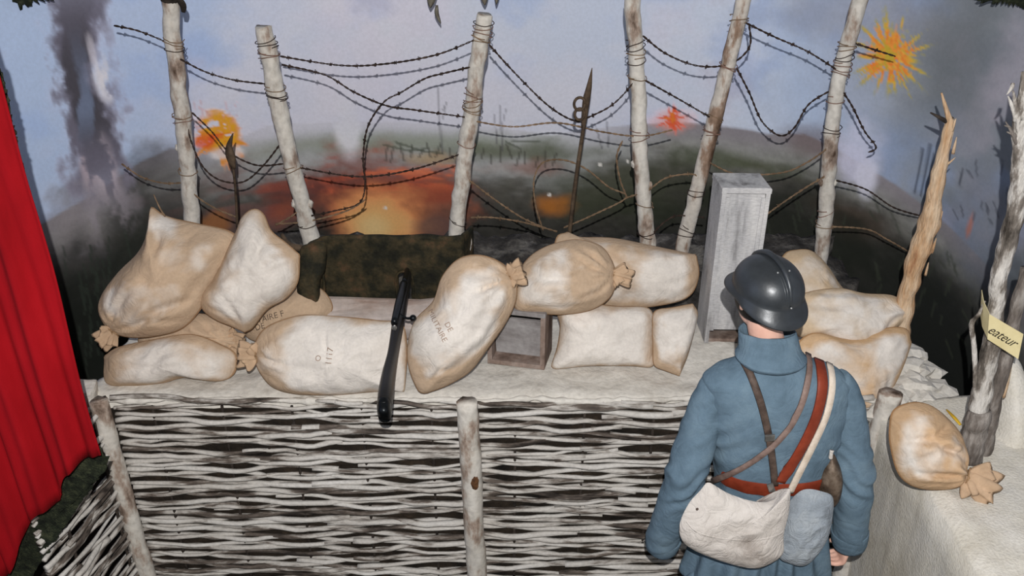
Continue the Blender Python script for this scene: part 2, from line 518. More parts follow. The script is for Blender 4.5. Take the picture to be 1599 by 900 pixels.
    burst(1390, 88, 46, [((186, 120, 50), 1.0), ((150, 132, 44), .6)], 40, 0.05, 15, 1.2)
    mix((212, 140, 52), blob(334, 212, 32, 26, 0.5, 1.0) * sstep(.35, .5, n3))
    burst(338, 214, 46, [((204, 128, 60), 1.0), ((222, 150, 40), 0.85), ((200, 88, 40), 0.55)], 22, 0.16, 8, 1.0)
    mix((226, 164, 44), blob(340, 206, 24, 22, 0.6, 0.9) * sstep(.45, .58, n3))
    mix((186, 74, 40), blob(318, 222, 14, 12, 0.8, 0.9) * .8)
    mix((214, 206, 204), blob(350, 240, 22, 8, 1.2, 0.9) * 0.8)
    mix((206, 130, 112), blob(1052, 188, 34, 16, 1.2, 0.9) * .6)
    burst(1050, 186, 26, [((200, 100, 84), 1.0), ((206, 86, 52), 0.8), ((222, 124, 50), 0.45)], 26, 0.12, 21, 0.9)
    # bare trees and pickets, single brush strokes
    def stroke(u0, v0, u1, v1, w, c, amt=0.8):
        a, b = at(u0, v0), at(u1, v1)
        dx, dz = b[0] - a[0], b[1] - a[1]
        L2 = dx * dx + dz * dz
        i0, i1 = np.searchsorted(WS, [min(a[0], b[0]) - w, max(a[0], b[0]) + w])
        j0, j1 = np.searchsorted(Z[0], [min(a[1], b[1]) - w, max(a[1], b[1]) + w])
        s_, z_ = S[i0:i1, j0:j1], Z[i0:i1, j0:j1]
        t = np.clip(((s_ - a[0]) * dx + (z_ - a[1]) * dz) / L2, 0, 1)
        d = np.hypot(s_ - a[0] - t * dx, z_ - a[1] - t * dz)
        m = (sstep(w, w * 0.4, d) * amt)[..., None]
        C[i0:i1, j0:j1] = C[i0:i1, j0:j1] * (1 - m) + col(c) * m
    dk = (62, 60, 66)
    for a in [(690, 240, 684, 138, .008), (690, 190, 697, 160, .007), (688, 178, 695, 165, .006), (785, 236, 780, 165, .008), (783, 200, 790, 172, .007), (776, 225, 772, 180, .007),
              (940, 232, 930, 196, .007), (950, 230, 948, 190, .007)]:
        stroke(*a, dk, 0.55)
    rs = random.Random(5)
    for u in range(600, 880, 14):
        h = rs.uniform(12, 26); v0 = 246 + (u - 600) * 0.03 + rs.uniform(-4, 8)
        stroke(u + rs.uniform(-4, 4), v0, u + rs.uniform(-5, 5), v0 - h, .009, (48, 46, 40), 0.6)
    for a in [(600, 226, 640, 236), (618, 222, 660, 236), (640, 236, 668, 232), (660, 236, 690, 240), (790, 222, 812, 232), (800, 220, 842, 222)]:
        stroke(*a, .009, (52, 58, 46), 0.65)
    for a in [(1428, 300, 1440, 232), (1436, 305, 1452, 226), (1442, 320, 1458, 240), (1446, 330, 1466, 250), (1452, 330, 1470, 268)]:
        stroke(*a, .010, (44, 48, 58), 0.7)
    for i in range(16):
        u = rs.uniform(1490, 1575); v = rs.uniform(260, 350)
        stroke(u, v, u + rs.uniform(-8, 8), v - rs.uniform(8, 24), .008, (56, 58, 66), 0.6)
    for i in range(34):
        u = rs.uniform(100, 215); v = rs.uniform(400, 590)
        stroke(u, v, u + rs.uniform(-10, 4), v - rs.uniform(20, 60), .008, (40, 46, 40), 0.6)
    for i in range(46):
        u = rs.choice([rs.uniform(1190, 1300), rs.uniform(1300, 1420), rs.uniform(1420, 1520)]); v = rs.uniform(330, 560)
        stroke(u, v, u + rs.uniform(-12, 12), v - rs.uniform(10, 34), .010, (46, 50, 42), 0.5)
    for u, v in [(602, 325), (858, 305), (937, 258), (980, 252)]:
        mix((240, 236, 230), blob(u, v, 2.4, 2.4, 0.8, 0.0))
    for i in range(24):
        u = rs.uniform(300, 370); v = rs.uniform(165, 210)
        stroke(u, v, u + rs.uniform(-5, 5), v - rs.uniform(4, 12), .007, (150, 96, 90), 0.4)
    C = C * PAINT_GAIN
    C = C / np.maximum(1.0, C.max(axis=-1, keepdims=True) / 0.9)      # keep the hue of the brightest pigments
    return np.clip(C, 0.004, 0.92)

def build_backdrop():
    zs = np.concatenate([np.arange(FLOOR - 0.02, 0.3, 0.08), np.arange(0.3, 2.35, 0.0105), np.arange(2.36, 3.5, 0.2)])
    ns, nz = len(WP), len(zs)
    S = np.repeat(WS, nz).reshape(ns, nz); Z = np.tile(zs, (ns, 1))
    rel = 0.004 * (fbm(S * 6, Z * 6) - 0.5) + 0.03 * (fbm(S * 0.8, Z * 0.8, 2) - 0.5)
    X = np.repeat(WP[:, 0], nz).reshape(ns, nz); Y = np.repeat(WP[:, 1], nz).reshape(ns, nz) + rel
    V = np.stack([X, Y, Z], axis=-1).reshape(-1, 3)
    i = np.arange(ns - 1)[:, None] * nz + np.arange(nz - 1)[None, :]
    F = np.stack([i, i + 1, i + nz + 1, i + nz], axis=-1).reshape(-1, 4)[:, ::-1]
    me = bpy.data.meshes.new('wall_back')
    me.vertices.add(len(V)); me.vertices.foreach_set('co', V.astype(np.float32).ravel())
    me.loops.add(F.size); me.loops.foreach_set('vertex_index', F.astype(np.int32).ravel())
    me.polygons.add(len(F)); me.polygons.foreach_set('loop_start', np.arange(0, F.size, 4, dtype=np.int32))
    me.update(calc_edges=True)
    me.polygons.foreach_set('use_smooth', [True] * len(F))
    set_col(me, paint(S, Z).reshape(-1, 3))
    o = bpy.data.objects.new('wall_back', me); COL.objects.link(o)
    me.materials.append(attr_mat('painted_panorama', rough=0.8, bump=0.1, bscale=60, vary=0.045, vscale=60, spec=0.15))
    tagit(o, 'curved wall painted with a battlefield panorama of smoke, fire and grey sky', 'wall', kind='structure')
build_backdrop()

fv = [(-2.6, -0.4, FLOOR), (2.4, -0.4, FLOOR), (2.4, 5.3, FLOOR), (-2.6, 5.3, FLOOR)]
o = mesh('floor', fv, [(0, 1, 2, 3)], m_dark, smooth=False)
tagit(o, 'dark earth floor of the display', 'floor', kind='structure')

# ------------------------------------------------------------------ plaster ledge, earth behind it, bank on the right
def field(name, xs, ys, fz, mat, z0=FLOOR, edge=0.0):
    nx, ny = len(xs), len(ys)
    V = []
    for j, y in enumerate(ys):
        for i, x in enumerate(xs):
            xx, yy = x, y
            if edge and i in (0, nx - 1): xx += edge * mnoise.noise(Vector((x * 3, y * 9, 2)))
            if edge and j in (0, ny - 1): yy += edge * 0.35 * mnoise.noise(Vector((x * 12, y * 3, 7)))
            V.append((xx, yy, fz(xx, yy)))
    F = [(j * nx + i, j * nx + i + 1, (j + 1) * nx + i + 1, (j + 1) * nx + i) for j in range(ny - 1) for i in range(nx - 1)]
    rim = [i for i in range(nx)] + [j * nx + nx - 1 for j in range(1, ny)] + [(ny - 1) * nx + i for i in range(nx - 2, -1, -1)] + [j * nx for j in range(ny - 2, 0, -1)]
    prev = rim
    steps = 8
    for k in range(1, steps + 1):
        cur = []
        for q in rim:
            x, y, z = V[q]
            zz = z + (z0 - z) * k / steps
            V.append((x + 0.004 * mnoise.noise(Vector((x * 30, y * 30, zz * 30))), y + 0.004 * mnoise.noise(Vector((x * 30, y * 30, zz * 30 + 8))), zz))
            cur.append(len(V) - 1)
        n = len(rim)
        for a in range(n):
            b = (a + 1) % n
            F.append((prev[b], prev[a], cur[a], cur[b]))
        prev = cur
    return mesh(name, V, F, mat)

def ledge_z(x, y):
    p = Vector((x, y, 0))
    z = 0.895 + 0.014 * mnoise.noise(p * 4) + 0.008 * mnoise.noise(p * 15) + 0.004 * mnoise.noise(p * 40)
    z += 0.05 * max(0, (y - 3.2)) - 0.012 * max(0, 1 - (y - 2.99) / 0.03)
    if x > 1.56: z -= 0.25 * (x - 1.56)
    return z
o = field('wall_front', np.linspace(-1.70, 1.72, 150), np.linspace(2.985, 3.62, 34), ledge_z, m_plaster, edge=0.05)
tagit(o, 'white plaster ledge of the trench parapet above the wattle', 'parapet', kind='structure')
WF = o
lp = np.linspace(-1.6, 1.44, 60)
tube('plaster_lip', [(x, 2.966 + .008 * mnoise.noise(Vector((x * 7, 3, 0))), .889 + .012 * mnoise.noise(Vector((x * 5, 0, 0)))) for x in lp], [.011 + .010 * mnoise.noise(Vector((x * 7, 1, 5))) for x in lp], m_plaster, WF, sides=10, n=300, bump=.8, bscale=28)
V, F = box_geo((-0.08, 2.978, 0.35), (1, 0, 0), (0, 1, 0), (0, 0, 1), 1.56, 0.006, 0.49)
o = mesh('wall_front_backing', V, F, m_dark, smooth=False)  # added dark sheet hiding the pale plaster, so gaps between rods look dark
tagit(o, 'dark backing sheet added behind the wattle to darken the gaps between its rods', 'backing', kind='structure')
def ground_z(x, y):
    p = Vector((x, y, 0))
    return 0.9 + 0.10 * min(1, max(0, (y - 3.62) / 0.2)) + 0.05 * mnoise.noise(p * 5) + 0.03 * mnoise.noise(p * 14) + 0.012 * mnoise.noise(p * 40)
o = field('ground', np.linspace(-1.66, 1.62, 110), np.linspace(3.6, 4.35, 30), ground_z, m_earth, edge=0.1)
tagit(o, 'grey rubbly earth behind the sandbags', 'ground', kind='structure')
def bank_z(x, y):
    p = Vector((x, y, 0))
    z = 0.885 + 0.012 * mnoise.noise(p * 3) + 0.005 * mnoise.noise(p * 14) + 0.0025 * mnoise.noise(p * 50)
    z += 0.10 * max(0, x - 1.6) - 0.02 * max(0, 1 - (x - 1.43) / 0.05)
    return z
o = field('wall_right', np.linspace(1.432, 2.28, 70), np.linspace(0.7, 2.97, 150), bank_z, m_bank, edge=0.004)
tagit(o, 'cream plaster bank forming the side of the trench', 'bank', kind='structure')

# ragged plaster crust at the end of the ledge
def rock_geo(c, r, sq=(1, 1, 1), seed=0, amp=0.35):
    bm = bmesh.new()
    bmesh.ops.create_icosphere(bm, subdivisions=3, radius=1)
    V = []
    for v in bm.verts:
        d = v.co.normalized()
        k = 1 + amp * mnoise.noise(d * 1.6 + Vector((seed * 3.1, seed, 0))) + amp * 0.5 * mnoise.noise(d * 4 + Vector((seed, 0, 3)))
        k += 0.16 * amp * mnoise.noise(d * 11 + Vector((seed, 4, 0)))
        V.append(Vector(c) + Vector((d.x * sq[0], d.y * sq[1], d.z * sq[2])) * r * k)
    F = [tuple(v.index for v in f.verts) for f in bm.faces]
    bm.free()
    return V, F
CR = empty('plaster_crust', (1.72, 3.0, 0.85), 'ragged white plaster crust at the end of the ledge', 'plaster')
for i, (u, v, z, r) in enumerate([(1428, 548, .93, .045), (1440, 572, .92, .05), (1448, 598, .90, .05), (1456, 618, .89, .045), (1436, 600, .90, .05), (1468, 636, .88, .04), (1484, 652, .87, .03), (1425, 575, .92, .05), (1418, 600, .91, .05), (1440, 630, .88, .05), (1462, 655, .87, .04), (1410, 630, .89, .05)]):
    c = Pz(u, v, z)
    V, F = rock_geo((c.x - 0.03, c.y + 0.03, z - 0.055), r * 1.9, (1.2, 1.2, 0.62), i + 1, 0.7)
    mesh('lump', V, F, m_plaster, CR, smooth=False)
# pale plaster heap against the wall at the far end of the bank
# ------------------------------------------------------------------ inflated cloth shapes (sandbags, haversacks)
def inflate(outline, y0, tilt, T, centre=None, N=110, K=20, back=0.75, lump=0.018, lscale=7.0, wrinkle=0.008, wscale=22.0, neck=None, foldA=0.018, foldN=12, foldR=0.12, seed=0, power=2.3, edge=0.8, corners=(), crest=None, yaw=0.0, creases=(), flange=0.0):
    """pillow-like closed surface: a measured outline standing on a plane at distance y0, filled out by T to the front.
    returns verts, faces, radial parameter per vertex (0 centre .. 1 seam), front flag, plane frame"""
    if corners:
        ol, m = [], len(outline)
        for i, q in enumerate(outline):
            if q in corners:
                a, b = outline[i - 1], outline[(i + 1) % m]
                ol += [(q[0] + (a[0] - q[0]) * .16, q[1] + (a[1] - q[1]) * .16), q, (q[0] + (b[0] - q[0]) * .16, q[1] + (b[1] - q[1]) * .16)]
            else: ol.append(q)
        outline = ol
    if centre is None:
        a = np.array(outline, float); centre = tuple(a.mean(axis=0))
    O = P(centre[0], centre[1], y0)
    n = Vector((math.sin(yaw) * math.cos(tilt), -math.cos(yaw) * math.cos(tilt), math.sin(tilt)))
    def on_plane(u, v):
        r = ray(u, v)
        return EYE + r * ((O - EYE).dot(n) / r.dot(n))
    pts = crom([tuple(on_plane(u, v)) for u, v in outline], N, closed=True)
    rim = [Vector(p) for p in pts]
    off = Vector((seed * 7.7, seed * 3.3, seed * 1.9))
    nk = on_plane(*neck) if neck else None
    ax = Vector((math.cos(yaw), math.sin(yaw), 0)); ay = n.cross(ax)
    V, Rr, Fr = [], [], []
    crl = []
    for path, amp, wid in creases:
        crl.append(([on_plane(u, v) for u, v in path], amp, wid))
    def crease(q):
        w = 0.0
        for pts_, amp, wid in crl:
            best, tb_ = 9.0, 0.0
            m = len(pts_) - 1
            for i in range(m):
                a, b = pts_[i], pts_[i + 1]
                ab = b - a
                t = max(0.0, min(1.0, (q - a).dot(ab) / ab.length_squared))
                d = (q - a - ab * t).length
                if d < best: best, tb_ = d, (i + t) / m
            if best < wid * 4:
                k = best / wid
                w += 1.5 * amp * (-math.exp(-k * k * 1.8) + 0.6 * math.exp(-((k - 1.7) / 0.9) ** 2)) * math.sin(math.pi * (0.12 + 0.8 * tb_))
        return w
    def place(k, i, side):
        r = math.sin(k / K * math.pi / 2)
        q = O.lerp(rim[i], r)
        h = T * max(0.0, 1 - r ** power) ** edge
        if side < 0: h *= back
        env = (1 - r ** 5)
        w = mnoise.noise(q * lscale + off) * lump + mnoise.noise(q * lscale * 2.3 + off) * lump * 0.4
        # crumples: ridged noise, stretched
        rq = q * wscale + off
        w2 = (0.5 - abs(mnoise.noise(rq))) * wrinkle + (0.4 - abs(mnoise.noise(Vector((rq.x * .45 + rq.z * .3, rq.y * .45, rq.z * .8 - rq.x * .5)) + Vector((9, 0, 0))))) * wrinkle * 1.6
        if nk is not None:
            dv = q - nk
            d = dv.length
            ang = math.atan2(dv.dot(ay), dv.dot(ax))
            w2 += foldA * math.exp(-d / foldR) * math.sin(ang * foldN + 2.5 * mnoise.noise(q * 8 + off)) * min(1, d / 0.03)
        if crl and side > 0: w2 += crease(q)
        s = 1 if side > 0 else -1
        return q + n * (s * h + (w + w2) * env * s)
    V.append(place(0, 0, 1)); Rr.append(0); Fr.append(1)
    for k in range(1, K + 1):
        for i in range(N):
            V.append(place(k, i, 1)); Rr.append(math.sin(k / K * math.pi / 2)); Fr.append(1)
    b0 = len(V)
    V.append(place(0, 0, -1)); Rr.append(0); Fr.append(0)
    KB = K - 1
    for k in range(1, K):
        for i in range(N):
            V.append(place(k, i, -1)); Rr.append(math.sin(k / K * math.pi / 2)); Fr.append(0)
    F = []
    idx = lambda k, i: 1 + (k - 1) * N + i % N
    bdx = lambda k, i: (b0 + 1 + (k - 1) * N + i % N) if k < K else idx(K, i)
    for i in range(N):
        F.append((0, idx(1, i), idx(1, i + 1)))
        F.append((b0, bdx(1, i + 1), bdx(1, i)))
    for k in range(1, K):
        for i in range(N):
            F.append((idx(k, i), idx(k + 1, i), idx(k + 1, i + 1), idx(k, i + 1)))
            F.append((bdx(k, i), bdx(k, i + 1), bdx(k + 1, i + 1), bdx(k + 1, i)))
    return V, F, np.array(Rr), np.array(Fr), (O, n, ax, ay, on_plane)

def fix_normals(o):
    bm = bmesh.new(); bm.from_mesh(o.data)
    bmesh.ops.recalc_face_normals(bm, faces=bm.faces)
    bm.to_mesh(o.data); bm.free()
    return o

m_bag = attr_mat('dusted_jute', rough=0.95, bump=0.35, bscale=420, vary=0.06, vscale=90, spec=0.08, bdist=0.0015, crumple=0.26, cscale=9)
m_print = patchy('faded_stencil_ink', [(0.3, (60, 50, 44)), (0.6, (104, 90, 78))], scale=60, rough=0.95, bump=0.0)
m_printf = patchy('pale_stencil_ink', [(0.3, (120, 98, 84)), (0.6, (165, 142, 126))], scale=60, rough=0.95, bump=0.0)

def tuft(parent, p0, d, length, r0, r1, seed=0, flat=0.6, mat=None, up=None, pleats=7):
    """gathered mouth of a sack beyond its tie"""
    d = Vector(d).normalized()
    up = Vector(up) if up is not None else Vector((0, -1, 0.5))
    N = (up - d * up.dot(d)).normalized(); B = d.cross(N)
    V, F = [], []
    n, s = 9, 42
    for i in range(n):
        t = i / (n - 1)
        r = r0 + (r1 - r0) * (math.sin(t * math.pi / 2) ** 0.8) - (r1 * 0.12 * t * t)
        for k in range(s):
            a = 2 * math.pi * k / s
            pl = 1 + (0.10 + 0.42 * t) * math.sin(pleats * a + seed + 1.5 * mnoise.noise(Vector((math.cos(a), math.sin(a), seed + 9)))) * (0.6 + 0.7 * mnoise.noise(Vector((math.cos(a) * 2, math.sin(a) * 2, seed)))) + 0.25 * t * mnoise.noise(Vector((math.cos(a) * 1.4, math.sin(a) * 1.4, seed * 2.0 + t)))
            e = length * t * (1 + (0.16 * mnoise.noise(Vector((math.cos(a) * 2.2, math.sin(a) * 2.2, seed * 5.0))) if i else 0))
            V.append(Vector(p0) + d * e + (N * math.cos(a) * flat + B * math.sin(a)) * r * pl)
    for i in range(n - 1):
        for k in range(s):
            a, b = i * s + k, i * s + (k + 1) % s
            F.append((a, b, b + s, a + s))
    F.append(tuple(range(s)))
    # inside of the mouth
    base = len(V)
    for k in range(s):
        V.append(V[(n - 1) * s + k].lerp(Vector(p0) + d * length * 0.4, 0.55))
    for k in range(s):
        a, b = (n - 1) * s + k, (n - 1) * s + (k + 1) % s
        F.append((a, b, base + (k + 1) % s, base + k))
    F.append(tuple(base + k for k in range(s - 1, -1, -1)))
    o = mesh('tied_mouth', V, F, mat or m_bag, parent)
    fix_normals(o)
    set_col(o.data, np.array([np.array(lin((180, 153, 126))) * (1 + .25 * mnoise.noise(v * 30)) for v in V]))
    ring = [Vector(p0) + (N * math.cos(a) * flat * 1.15 + B * math.sin(a)) * (r0 * 1.12) + d * 0.006 * math.sin(2 * a) for a in np.linspace(0, 2 * math.pi, 17)]
    tube('tie_string', ring, [0.0028] * 17, m_twine, parent, sides=5, n=34)
    return o

SACK_CORNERS = ((1352, 556), (1428, 488), (382, 520), (664, 616), (469, 398), (1061, 588), (860, 572), (1082, 474), (162, 556), (632, 612), (237, 322), (885, 362), (1088, 398), (1424, 536))
def sandbag(label, outline, y0, tilt=25, T=0.1, wash=0.6, tan=(186, 162, 137), white=(213, 206, 198), mouth=None, seed=0, spots=(), prints=(), **kw):
    """mouth = (pixel of the tie, pixel the mouth points to, base radius, end radius)"""
    V, F, R, Fr, fr = inflate(outline, y0, math.radians(tilt), T, seed=seed, corners=SACK_CORNERS, neck=(mouth[0] if mouth else None), **kw)
    O, n, ax, ay, onp = fr
    low = min(v.z for v in V)
    root = empty('sandbag', (O.x, O.y, low), label, 'sandbag', 'sandbags of the parapet')
    o = mesh('sack', V, F, m_bag, root)
    fix_normals(o)
    tl, wl = np.array(lin(tan)), np.array(lin(white))
    cols = []
    for v, r, f in zip(V, R, Fr):
        q = v * 5.0 + Vector((seed * 2.3, 0, seed))
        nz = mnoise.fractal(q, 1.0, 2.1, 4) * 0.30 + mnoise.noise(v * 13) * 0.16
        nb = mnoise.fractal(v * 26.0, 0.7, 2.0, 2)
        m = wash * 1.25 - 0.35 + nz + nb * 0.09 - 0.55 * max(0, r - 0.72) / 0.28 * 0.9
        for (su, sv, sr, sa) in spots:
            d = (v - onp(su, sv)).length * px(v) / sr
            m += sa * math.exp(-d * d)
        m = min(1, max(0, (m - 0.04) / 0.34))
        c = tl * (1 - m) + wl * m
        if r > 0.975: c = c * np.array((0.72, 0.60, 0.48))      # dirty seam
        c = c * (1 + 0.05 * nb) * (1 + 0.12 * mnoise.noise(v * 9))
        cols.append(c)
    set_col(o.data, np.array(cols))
    if mouth:
        p0, p1 = onp(*mouth[0]) + n * 0.012, onp(*mouth[1]) + n * 0.02
        dd = p1 - p0
        tuft(root, p0, dd, dd.length, mouth[2], mouth[3] * 1.2, seed=seed)
        for sg in (-1, 1):
            d2 = Matrix.Rotation(sg * 0.75, 3, n) @ dd + n * 0.012
            tuft(root, p0 + dd * 0.1, d2, dd.length * (0.72 if sg > 0 else 0.6), mouth[2] * .8, mouth[3] * 0.85, seed=seed + 3 * sg, pleats=5)
    if prints:
        bv = BVHTree.FromPolygons([tuple(v) for v in V], F)
        for (txt, u, v, size, rot, mat) in prints:
            print_on(root, bv, txt, onp(u, v), n, ax, ay, size, rot, mat)
    return root

def text_geo(txt, shear=0.0, extrude=0.0, space=1.0):
    cu = bpy.data.curves.new('t', 'FONT')
    cu.body = txt; cu.size = 1.0; cu.shear = shear; cu.extrude = extrude; cu.align_x = 'CENTER'; cu.align_y = 'CENTER'; cu.resolution_u = 3
    cu.space_character = space
    ob = bpy.data.objects.new('t', cu); COL.objects.link(ob)
    dg = bpy.context.evaluated_depsgraph_get()
    me = bpy.data.meshes.new_from_object(ob.evaluated_get(dg))
    bm = bmesh.new(); bm.from_mesh(me)
    bmesh.ops.triangulate(bm, faces=bm.faces)
    bmesh.ops.subdivide_edges(bm, edges=[e for e in bm.edges if e.calc_length() > 0.25], cuts=1)
    V = [v.co.copy() for v in bm.verts]; F = [tuple(v.index for v in f.verts) for f in bm.faces]
    bm.free(); bpy.data.objects.remove(ob); bpy.data.curves.remove(cu); bpy.data.meshes.remove(me)
    return V, F

def print_on(parent, bv, txt, c, n, ax, ay, size, rot, mat, lift=0.0015, shear=0.0, name='stencil_lettering'):
    TV, TF = text_geo(txt, shear)
    ca, sa = math.cos(rot), math.sin(rot)
    V = []
    for t in TV:
        q = c + ax * ((t.x * ca - t.y * sa) * size) + ay * ((t.x * sa + t.y * ca) * size)
        h = bv.ray_cast(q + n * 0.4, -n)
        V.append((h[0] + n * lift) if h[0] is not None else q)
    return mesh(name, V, TF, mat, parent, smooth=False)

# sandbags, from the painted wall towards the visitor
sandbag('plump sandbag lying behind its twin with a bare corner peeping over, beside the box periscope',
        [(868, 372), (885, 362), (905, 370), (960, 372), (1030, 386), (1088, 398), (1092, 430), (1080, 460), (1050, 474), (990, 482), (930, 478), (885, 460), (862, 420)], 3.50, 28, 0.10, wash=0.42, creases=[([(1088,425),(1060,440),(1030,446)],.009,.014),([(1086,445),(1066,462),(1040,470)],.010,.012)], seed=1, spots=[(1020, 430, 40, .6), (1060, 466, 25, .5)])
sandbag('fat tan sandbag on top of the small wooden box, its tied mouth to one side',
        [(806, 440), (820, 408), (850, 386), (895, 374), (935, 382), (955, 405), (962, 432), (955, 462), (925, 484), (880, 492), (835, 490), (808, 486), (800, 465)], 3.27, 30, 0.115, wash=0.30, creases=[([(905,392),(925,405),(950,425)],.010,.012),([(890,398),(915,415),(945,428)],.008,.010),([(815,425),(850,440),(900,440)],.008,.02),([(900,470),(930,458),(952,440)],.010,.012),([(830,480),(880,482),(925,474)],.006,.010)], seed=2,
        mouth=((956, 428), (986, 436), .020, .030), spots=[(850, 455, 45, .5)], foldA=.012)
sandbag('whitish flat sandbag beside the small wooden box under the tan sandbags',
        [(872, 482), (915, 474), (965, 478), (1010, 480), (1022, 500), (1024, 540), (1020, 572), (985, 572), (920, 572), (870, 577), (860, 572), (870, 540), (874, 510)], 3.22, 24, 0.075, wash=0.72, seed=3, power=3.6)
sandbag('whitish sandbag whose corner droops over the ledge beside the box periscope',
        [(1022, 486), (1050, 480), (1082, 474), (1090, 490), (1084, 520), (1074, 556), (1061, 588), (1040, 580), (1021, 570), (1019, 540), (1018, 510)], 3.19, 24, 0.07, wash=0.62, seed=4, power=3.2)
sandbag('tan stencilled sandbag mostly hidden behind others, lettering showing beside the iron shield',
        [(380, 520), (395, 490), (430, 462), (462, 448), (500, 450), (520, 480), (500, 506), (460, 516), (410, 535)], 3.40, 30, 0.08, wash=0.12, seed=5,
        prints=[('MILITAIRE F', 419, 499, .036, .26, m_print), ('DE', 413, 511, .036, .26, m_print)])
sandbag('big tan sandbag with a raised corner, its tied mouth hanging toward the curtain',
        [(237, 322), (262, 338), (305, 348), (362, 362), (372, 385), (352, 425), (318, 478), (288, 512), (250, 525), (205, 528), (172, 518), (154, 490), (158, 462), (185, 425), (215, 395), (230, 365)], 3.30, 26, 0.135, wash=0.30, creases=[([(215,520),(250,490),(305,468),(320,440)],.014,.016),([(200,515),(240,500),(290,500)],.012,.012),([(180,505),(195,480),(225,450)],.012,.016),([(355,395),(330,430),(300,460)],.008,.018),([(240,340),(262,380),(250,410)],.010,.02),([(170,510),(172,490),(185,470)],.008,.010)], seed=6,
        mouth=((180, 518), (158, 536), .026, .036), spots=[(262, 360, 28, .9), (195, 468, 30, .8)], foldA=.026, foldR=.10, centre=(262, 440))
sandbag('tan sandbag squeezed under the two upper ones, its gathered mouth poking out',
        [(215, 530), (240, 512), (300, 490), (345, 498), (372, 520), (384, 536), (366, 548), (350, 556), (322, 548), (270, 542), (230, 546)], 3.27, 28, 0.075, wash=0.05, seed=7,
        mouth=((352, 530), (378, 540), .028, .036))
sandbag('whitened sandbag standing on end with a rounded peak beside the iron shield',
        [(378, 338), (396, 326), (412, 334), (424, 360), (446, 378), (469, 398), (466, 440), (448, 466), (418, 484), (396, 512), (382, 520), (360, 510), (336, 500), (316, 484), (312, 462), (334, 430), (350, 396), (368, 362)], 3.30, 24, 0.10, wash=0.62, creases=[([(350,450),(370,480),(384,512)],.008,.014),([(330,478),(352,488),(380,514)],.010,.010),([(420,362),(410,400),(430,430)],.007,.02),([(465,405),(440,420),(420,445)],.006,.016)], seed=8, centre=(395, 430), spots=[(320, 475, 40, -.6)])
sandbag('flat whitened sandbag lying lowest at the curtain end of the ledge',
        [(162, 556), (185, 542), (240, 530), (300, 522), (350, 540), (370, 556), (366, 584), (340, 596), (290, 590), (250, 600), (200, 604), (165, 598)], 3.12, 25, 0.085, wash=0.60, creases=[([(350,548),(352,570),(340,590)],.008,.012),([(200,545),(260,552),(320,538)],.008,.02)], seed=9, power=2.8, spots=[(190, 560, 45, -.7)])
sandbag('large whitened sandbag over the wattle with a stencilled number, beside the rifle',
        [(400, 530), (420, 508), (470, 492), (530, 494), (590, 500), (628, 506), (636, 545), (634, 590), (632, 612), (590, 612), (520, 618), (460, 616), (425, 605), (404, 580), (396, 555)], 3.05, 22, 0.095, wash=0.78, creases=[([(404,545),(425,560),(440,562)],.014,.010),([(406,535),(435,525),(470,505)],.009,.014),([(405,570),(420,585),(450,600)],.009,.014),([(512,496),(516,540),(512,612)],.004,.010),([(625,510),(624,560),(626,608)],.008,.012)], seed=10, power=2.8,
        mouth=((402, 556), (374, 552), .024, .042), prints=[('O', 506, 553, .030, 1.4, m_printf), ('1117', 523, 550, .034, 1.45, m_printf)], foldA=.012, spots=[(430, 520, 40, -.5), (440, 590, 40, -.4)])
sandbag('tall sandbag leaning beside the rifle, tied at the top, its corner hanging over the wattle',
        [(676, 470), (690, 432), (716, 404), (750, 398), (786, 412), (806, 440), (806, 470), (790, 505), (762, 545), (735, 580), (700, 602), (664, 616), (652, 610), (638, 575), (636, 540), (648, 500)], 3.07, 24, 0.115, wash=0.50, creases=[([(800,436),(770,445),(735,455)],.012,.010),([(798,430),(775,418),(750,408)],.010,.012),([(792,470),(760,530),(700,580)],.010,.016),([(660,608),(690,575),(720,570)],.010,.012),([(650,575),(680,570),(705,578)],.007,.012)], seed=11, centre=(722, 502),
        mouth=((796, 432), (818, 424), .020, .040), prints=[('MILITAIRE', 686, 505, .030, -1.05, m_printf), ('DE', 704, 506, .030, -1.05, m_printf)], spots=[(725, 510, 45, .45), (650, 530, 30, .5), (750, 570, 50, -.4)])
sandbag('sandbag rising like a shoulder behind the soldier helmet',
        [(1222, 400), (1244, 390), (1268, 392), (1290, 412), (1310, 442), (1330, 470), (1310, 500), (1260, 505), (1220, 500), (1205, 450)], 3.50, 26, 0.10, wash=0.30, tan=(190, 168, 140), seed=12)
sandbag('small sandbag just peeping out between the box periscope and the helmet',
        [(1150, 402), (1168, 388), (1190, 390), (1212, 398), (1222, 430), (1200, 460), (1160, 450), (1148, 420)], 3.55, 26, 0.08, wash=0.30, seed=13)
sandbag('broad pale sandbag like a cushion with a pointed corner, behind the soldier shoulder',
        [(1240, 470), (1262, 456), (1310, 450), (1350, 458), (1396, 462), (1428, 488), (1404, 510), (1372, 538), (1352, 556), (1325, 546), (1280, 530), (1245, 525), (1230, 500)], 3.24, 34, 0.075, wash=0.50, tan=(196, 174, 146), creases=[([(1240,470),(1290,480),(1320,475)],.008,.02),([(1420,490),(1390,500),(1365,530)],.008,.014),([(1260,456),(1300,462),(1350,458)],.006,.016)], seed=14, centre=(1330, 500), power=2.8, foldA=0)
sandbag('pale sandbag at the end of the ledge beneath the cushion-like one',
        [(1240, 545), (1270, 520), (1330, 530), (1385, 512), (1416, 514), (1424, 536), (1412, 570), (1398, 600), (1372, 640), (1352, 655), (1320, 640), (1270, 620), (1240, 590)], 3.10, 30, 0.085, wash=0.50, tan=(196, 164, 128), seed=15)
